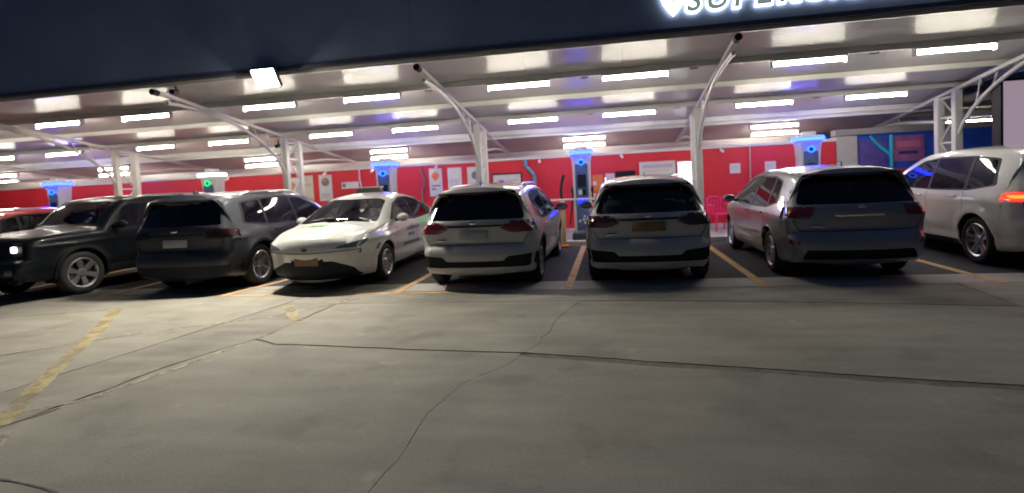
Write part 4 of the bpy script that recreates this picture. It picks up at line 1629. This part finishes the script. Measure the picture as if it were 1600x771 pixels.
def big_suv(paint_, glass, H=1.0, L=4.85, **kw):
    k = L / 4.85
    o = [(.20, .27), (.04, .33), (.0, .45), (.0, .64), (.04, .70), (.075, .74), (.07, .95), (.06, 1.10), (.075, 1.16), (.14, 1.28), (.24, 1.52), (.26, 1.575), (.19, 1.60), (.185, 1.63), (.30, 1.66), (.8, 1.69), (1.6, 1.71), (2.3, 1.70), (2.75, 1.65),
         (3.15, 1.51), (3.55, 1.27), (3.80, 1.13), (3.95, 1.09), (4.35, 1.05), (4.62, .96), (4.78, .84), (4.85, .68), (4.85, .48), (4.79, .33), (4.60, .25), (3.6, .23), (2.4, .225), (1.3, .23), (.5, .24)]
    o = [(u * k, z * H) for u, z in o]

    def crown(u, z, n):
        if n.x < -.3:
            return .075
        if n.x > .3:
            return .12 * min(1, n.x * 1.4)
        return .04 if n.y > 0 else 0.0
    cuts = [
        ('side', 'win_trim', [(.50, 1.17), (.60, 1.55), (1.2, 1.605), (2.1, 1.61), (2.6, 1.565), (3.02, 1.40), (3.55, 1.12), (2.0, 1.08), (1.1, 1.09)], .04),
        ('side', 'glass_side1', [(2.22, 1.105), (2.22, 1.58), (2.58, 1.54), (2.98, 1.38), (3.40, 1.135)], .03),
        ('side', 'glass_side2', [(1.22, 1.115), (1.24, 1.575), (2.15, 1.585), (2.15, 1.105)], .03),
        ('side', 'glass_side3', [(.58, 1.18), (.66, 1.53), (1.17, 1.57), (1.15, 1.12)], .04),
        ('rear', 'spoiler_trim', [(-.60, 1.578), (.60, 1.578), (.56, 1.60), (-.56, 1.60)], .005),
        ('rear', 'glass_rear', [(-.76, 1.18), (.76, 1.18), (.66, 1.55), (.56, 1.575), (-.56, 1.575), (-.66, 1.55)], .03),
        ('rear', 'tail', [(.52, .98), (.55, 1.07), (1.1, 1.12), (1.1, .95)], .015),
        ('side', 'tail', [(-.1, .96), (.24, .98), (.38, 1.04), (.34, 1.10), (-.1, 1.12)], .02),
        ('rear', 'garnish', [(-.515, 1.01), (.515, 1.01), (.515, 1.045), (-.515, 1.045)], 0),
        ('rear', 'low_trim', [(-.95, .33), (.95, .33), (.95, .50), (-.95, .50)], 0),
        ('front', 'glass_front', [(-.74, 1.16), (.74, 1.16), (.62, 1.56), (.42, 1.60), (-.42, 1.60), (-.62, 1.56)], .04),
        ('front', 'grille', [(-.5, .5), (.5, .5), (.55, .85), (-.55, .85)], .05),
        ('front', 'head', [(.57, .78), (.57, .90), (1.0, .95), (1.0, .84)], .02),
        ('side', 'sill', [(1.3, .23), (3.4, .23), (3.4, .33), (1.3, .33)], 0),
    ]
    cuts += seamlines([[(2.18, 1.08), (2.20, .6), (2.18, .34)], [(1.19, 1.09), (1.17, .75), (1.36, .45)], [(3.45, 1.08), (3.35, .75), (3.35, .34)]])
    cuts += seamlines([[(-.78, .75), (.78, .75)], [(-.78, .75), (-.82, .95)], [(.78, .75), (.82, .95)]], 'rear', .010)
    cuts = [(kd, nm, [((a * k) if kd == 'side' else a, b * H) for a, b in P], r) for kd, nm, P, r in cuts]
    S = dict(L=L, W=1.92, outline=o, wheels=(.90 * k, 3.86 * k), wr=.365, belt=1.07 * H,
             vert=[(.22, .91), (.35, .95), (.5, .98), (.75, 1.0), (.95, 1.0), (1.05 * H, .975), (1.12 * H, .95), (1.35 * H, .87), (1.55 * H, .785), (1.72 * H, .72)],
             plan_r=(.8, .08, 2.2), plan_f=(1.2, .18, 2.4), crown=crown, cuts=cuts, clad=True, paint=paint_, cabin=(.35, 3.45 * k), dash=1.03 * H,
             front_seat=2.45 * k, rear_seat=1.45 * k, mirror=(3.32 * k, 1.10 * H), handles=[(1.42 * k, 1.0 * H), (2.42 * k, .99 * H)],
             rails=((.75, 2.7 * k), .66, .035, M_alloy), fin=.55, wiper=(.09, 1.19 * H, .36),
             regions={'win_trim': ('window_trim', M_dark, -.002, .006), 'glass_side1': ('side_window', glass, -.006, 0), 'glass_side2': ('side_window', glass, -.006, 0),
                      'glass_side3': ('side_window', glass, -.006, 0), 'glass_rear': ('rear_window', glass, -.003, 0), 'glass_front': ('windscreen', G_clear, -.004, 0),
                      'tail': ('tail_light', M_darklens, .008, .03), 'garnish': ('tailgate_trim', M_dark, .004, .02), 'low_trim': ('bumper_trim', M_dark, .004, .02),
                      'grille': ('grille', M_dark, -.02, -.02), 'head': ('headlight', M_headlens, .004, .02), 'sill': ('sill', M_dark, .004, .01),
                      'seam': ('panel_gap', M_dark, -.010, -.0), 'clad': ('arch_cladding', M_dark, .006, .02), 'lip': ('arch_lip', paint_, .004, .01), 'spoiler_trim': ('high_brake_lamp', M_darklens, -.002, .0)},
             fit=[('number_plate', M_plate_w, (-.22, .22, -.04, -.008, .80, .93), .005), ('emblem', M_chrome, (-.06, .06, -.045, -.0, 1.075 * H, 1.12 * H), .015)])
    S.update(kw)
    return S


def offroader(paint_, glass, **kw):
    o = [(.20, .36), (.05, .40), (.0, .50), (.0, .68), (.06, .72), (.065, 1.0), (.08, 1.3), (.12, 1.58), (.20, 1.655), (.9, 1.69), (1.8, 1.70), (2.6, 1.685), (2.80, 1.645), (2.98, 1.52), (3.26, 1.22), (3.33, 1.165), (3.6, 1.145), (4.1, 1.115), (4.42, 1.07), (4.52, 1.00),
         (4.54, .85), (4.55, .74), (4.68, .70), (4.70, .60), (4.69, .46), (4.55, .38), (3.7, .33), (2.4, .31), (1.2, .32), (.6, .33)]

    def crown(u, z, n):
        return .04 if (n.y > 0 or abs(n.x) > .3) else 0.0
    cuts = [
        ('side', 'glass_side1', [(2.10, 1.12), (2.10, 1.57), (2.68, 1.56), (2.82, 1.50), (3.12, 1.16)], .03),
        ('side', 'glass_side2', [(1.22, 1.12), (1.22, 1.57), (2.02, 1.57), (2.02, 1.12)], .03),
        ('side', 'glass_side3', [(.42, 1.14), (.42, 1.55), (1.12, 1.57), (1.12, 1.12)], .04),
        ('rear', 'glass_rear', [(-.6, 1.1), (.6, 1.1), (.55, 1.5), (-.55, 1.5)], .05),
        ('rear', 'tail', [(.72, .8), (.72, 1.0), (.86, 1.0), (.86, .8)], .01),
        ('front', 'glass_front', [(-.73, 1.235), (.73, 1.235), (.66, 1.60), (.60, 1.625), (-.60, 1.625), (-.66, 1.60)], .04),
        ('front', 'grille', [(-.84, .80), (.84, .80), (.84, 1.01), (-.84, 1.01)], .04),
        ('front', 'low_grille', [(-.55, .50), (.55, .50), (.6, .66), (-.6, .66)], .03),
        ('front', 'fog', [(.66, .50), (.66, .60), (.82, .60), (.82, .50)], .02),
        ('side', 'sill', [(1.3, .33), (3.3, .33), (3.3, .46), (1.3, .46)], 0),
    ]
    cuts += seamlines([[(2.06, 1.1), (2.06, .6), (2.06, .47)], [(1.17, 1.1), (1.17, .75), (1.36, .5)], [(3.22, 1.12), (3.12, .95), (3.12, .47)]])
    S = dict(L=4.70, W=1.93, outline=o, wheels=(.92, 3.70), wr=.385, belt=1.06, zc=.72,
             vert=[(.3, .93), (.45, .98), (.6, 1.0), (1.05, .995), (1.15, .965), (1.4, .90), (1.62, .85), (1.72, .83)],
             plan_r=(.4, .04, 2.2), plan_f=(.6, .07, 2.4), crown=crown, cuts=cuts, clad=True, paint=paint_, cabin=(.35, 3.1), dash=1.1,
             front_seat=2.3, rear_seat=1.35, mirror=(3.02, 1.13), handles=[(1.42, 1.0), (2.32, 1.0)], r_end=.08, r_top=.08, inset=-.01,
             rails=((.5, 2.5), .70, .04, M_alloy), rim=M_alloy, spokes=6,
             regions={'glass_side1': ('side_window', glass, -.006, 0), 'glass_side2': ('side_window', glass, -.006, 0), 'glass_side3': ('side_window', glass, -.006, 0),
                      'glass_rear': ('rear_window', glass, -.003, 0), 'glass_front': ('windscreen', G_mid, -.004, 0), 'tail': ('tail_light', M_redlens, .01, .03),
                      'grille': ('grille', M_dark, -.02, -.02), 'low_grille': ('lower_grille', M_dark, -.03, -.03), 'fog': ('fog_lamp', M_headlens, .004, .02), 'sill': ('side_step', M_dark, .03, .05),
                      'seam': ('panel_gap', M_dark, -.010, 0), 'clad': ('arch_cladding', M_dark, .03, .05), 'lip': ('arch_lip', M_dark, .004, .01)},
             fit=[('headlight', M_headlit, (.615, .725, 4.535, 4.58, .855, .955), .02), ('headlight', M_headlit, (-.725, -.615, 4.535, 4.58, .855, .955), .02),
                  ('number_plate', M_plate_w, (-.22, .22, 4.71, 4.74, .52, .64), .005), ('bonnet_vent', M_dark, (.35, .62, 3.75, 3.95, 1.125, 1.165), .01)])
    S.update(kw)
    return S


# --- middle white crossover (rear towards us)
SA = crossover(P_white, G_clear, .975)
SA['fit'][0] = ('number_plate', M_plate_y, (-.235, .235, -.05, -.012, .80, .935), .005)
SA['mirror_mat'] = M_dark
SA['regions']['glass_rear'] = ('rear_window', glassmat('light_glass', (0.72, 0.76, 0.76)), -.003, 0)
SA['regions']['tail'] = ('tail_light', M_darklens, .010, .03)
build_car(SA, (.515, 7.97 + SA['L'] / 2, 0), 0, 'white crossover with ochre number plate, parked nose-in right of the free-standing charger')
# --- left white crossover
SB = crossover(P_white, G_dark, .975)
SB['mirror_mat'] = M_dark
build_car(SB, (-2.0, 7.82 + SB['L'] / 2, 0), math.radians(-.5), 'white crossover with dark rear window, parked between the taxi and the middle charger')
# --- silver crossover
SC_ = crossover(P_silver, G_dark, .985)
SC_['clad'] = False
SC_['cuts'] = [c for c in SC_['cuts'] if not (c[0] == 'rear' and c[1] in ('tail', 'fog_bezel', 'garnish', 'low_trim'))] + [
    ('rear', 'tail', [(.60, .90), (.56, .95), (.66, 1.03), (1.1, 1.05), (1.1, .87)], .02),
    ('rear', 'low_trim', [(-.72, .32), (.72, .32), (.66, .45), (-.66, .45)], .03),
    ('rear', 'fog_bezel', [(.74, .52), (.74, .57), (.88, .60), (.88, .54)], .01),
    ('rear', 'garnish', [(-.30, .90), (.30, .90), (.30, .925), (-.30, .925)], 0)]
SC_['regions']['garnish'] = ('tailgate_trim', M_chrome, .008, .02)
SC_['regions']['fog_bezel'] = ('reflector', M_redlens, .006, .02)
SC_['wheels'] = (.92, 3.72)
SC_['rails'] = None
SC_['W'] = 1.86
SC_['fit'][0] = ('number_plate', M_plate_w, (-.22, .22, -.04, -.008, .60, .66), .005)
build_car(SC_, (3.30, 8.06 + SC_['L'] / 2, 0), 0, 'silver grey crossover with its shaded tail to the camera, right of the pink chair')
# --- white people carrier at the right edge
SD = big_suv(P_mpv, G_dark, 1.02, 4.75)
SD['regions']['tail'] = ('tail_light', M_brakelit, .012, .03)
SD['clad'] = False
SD['rails'] = None
SD['cuts'] = [c for c in SD['cuts'] if c[1] not in ('low_trim', 'tail')] + [('side', 'tail', [(-.1, .99), (.24, 1.005), (.34, 1.045), (.30, 1.08), (-.1, 1.095)], .01), ('rear', 'tail', [(.55, .99), (.55, 1.09), (1.1, 1.10), (1.1, .98)], .01),
    ('side', 'tail_core', [(-.1, 1.015), (.20, 1.03), (.26, 1.055), (-.1, 1.075)], .0), ('rear', 'tail_core', [(.6, 1.02), (.6, 1.055), (1.1, 1.07), (1.1, 1.02)], 0)]
SD['regions']['tail_core'] = ('tail_light_core', M_brakecore, .016, .01)
SD['spokes'] = 5
build_car(SD, (6.33, 8.42 + SD['L'] / 2, 0), 0, 'tall white car with a lit orange-red tail light at the right edge of the photo')
# --- silver big car with shaded tail, left
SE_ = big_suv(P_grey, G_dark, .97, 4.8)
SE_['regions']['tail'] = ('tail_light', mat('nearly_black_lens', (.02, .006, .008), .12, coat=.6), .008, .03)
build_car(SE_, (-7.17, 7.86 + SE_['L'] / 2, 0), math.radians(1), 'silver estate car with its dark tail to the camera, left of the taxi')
# --- black off-roader facing out
SF = offroader(P_black, G_dark)
build_car(SF, (-10.08, 7.22 + SF['L'] / 2, 0), PI - math.radians(7), 'black boxy off-roader with lit square headlight, parked nose-out at the left')
# --- red hatchback far left
SG = crossover(P_red, G_mid, .965)
SG['clad'] = False
SG['rails'] = None
build_car(SG, (-12.9, 8.2 + SG['L'] / 2, 0), 0, 'red hatchback at the left edge, mostly hidden by the black off-roader')

# --- taxi facing out
ST = sedan(P_taxi, G_mid)
taxi, tsx = build_car(ST, (-4.83, 7.93 + ST['L'] / 2, 0), PI + math.radians(1.5), 'white taxi with green flashes and dark lettering, parked nose-out', 'taxi', 'parked_taxi')
hl = ST['L'] / 2
# green flash on the rear door and quarter: patches that follow the side of the body
def side_patch(name, poly, m, sg, lift=.004):
    bm = bmesh.new()
    ys = [p[0] for p in poly]
    zs = [p[1] for p in poly]
    u0, u1, z0, z1 = min(ys), max(ys), min(zs), max(zs)
    nu, nz_ = max(2, int((u1 - u0) / .05)), max(2, int((z1 - z0) / .05))
    g = [[bm.verts.new((0, u0 + (u1 - u0) * i / nu, z0 + (z1 - z0) * j / nz_)) for j in range(nz_ + 1)] for i in range(nu + 1)]
    for i in range(nu):
        for j in range(nz_):
            bm.faces.new((g[i][j], g[i + 1][j], g[i + 1][j + 1], g[i][j + 1]))
    fs = cut(bm, lambda c, n: True, poly, (1, 2), 1)
    bmesh.ops.delete(bm, geom=[f for f in bm.faces if f.material_index != 1], context='FACES')
    for v in bm.verts:
        v.co.x = sg * (tsx(v.co.y, v.co.z) + lift)
        v.co.y -= hl
    for f in bm.faces:
        f.material_index = 0
    bmesh.ops.recalc_face_normals(bm, faces=bm.faces[:])
    return link(name, bm, m, taxi, True)


M_greenwrap = mat('green_wrap', (.16, .58, .24), .35, coat=.8)
for sg in (1, -1):
    side_patch('green_flash', [(.62, 1.00), (1.85, .955), (2.10, .94), (1.55, .62), (.8, .80)], M_greenwrap, sg)
    for k, (z, a, b) in enumerate(((.78, 2.0, 2.75), (.66, 2.35, 2.65), (.50, 1.95, 2.9))):
        u = b
        rnd = random.Random(k + 5)
        while u > a:
            lw = .05 + .03 * rnd.random()
            # dark script, set as short slanting strokes
            side_patch('lettering', [(u, z), (u - lw, z), (u - lw - .02, z + .06 + .015 * rnd.random()), (u - .02, z + .06)], M_ink, sg)
            u -= lw + .025
for k in range(4):
    simple('bonnet_logo', lambda bm: prism(bm, [(-.02 + .09 * k, 3.98 - hl), (.05 + .09 * k, 3.98 - hl), (.07 + .09 * k, 4.14 - hl), (.0 + .09 * k, 4.14 - hl)], .0, .004, 'xy',
                                           Matrix.Translation((0, 4.0 - hl, 1.040)) @ Matrix.Rotation(math.radians(-8.5), 4, 'X') @ Matrix.Translation((0, -(4.0 - hl), 0))), M_inkg, taxi)
simple('number_plate', lambda bm: rbox(bm, -.20, .20, 4.855 - hl, 4.875 - hl, .44, .57, .005, 1), M_plate_y, taxi)
simple('plate_holder', lambda bm: rbox(bm, -.27, .27, 4.78 - hl, 4.852 - hl, .42, .59, .01, 1), M_dark, taxi)
simple('nose_emblem', lambda bm: prism(bm, disc_pts(0, .70, .03, 16, 1.8), 4.88 - hl, 4.91 - hl, 'xz'), M_alloy_dark, taxi)
sgn_ = simple('roof_sign', lambda bm: rbox(bm, -.26, .26, 2.15 - hl, 2.33 - hl, 1.50, 1.64, .03, 2), mat('taxi_sign_grey', (.13, .13, .12), .4), taxi, True)
simple('sign_rim', lambda bm: rbox(bm, -.27, .27, 2.14 - hl, 2.34 - hl, 1.635, 1.655, .008, 1), M_paper, sgn_)
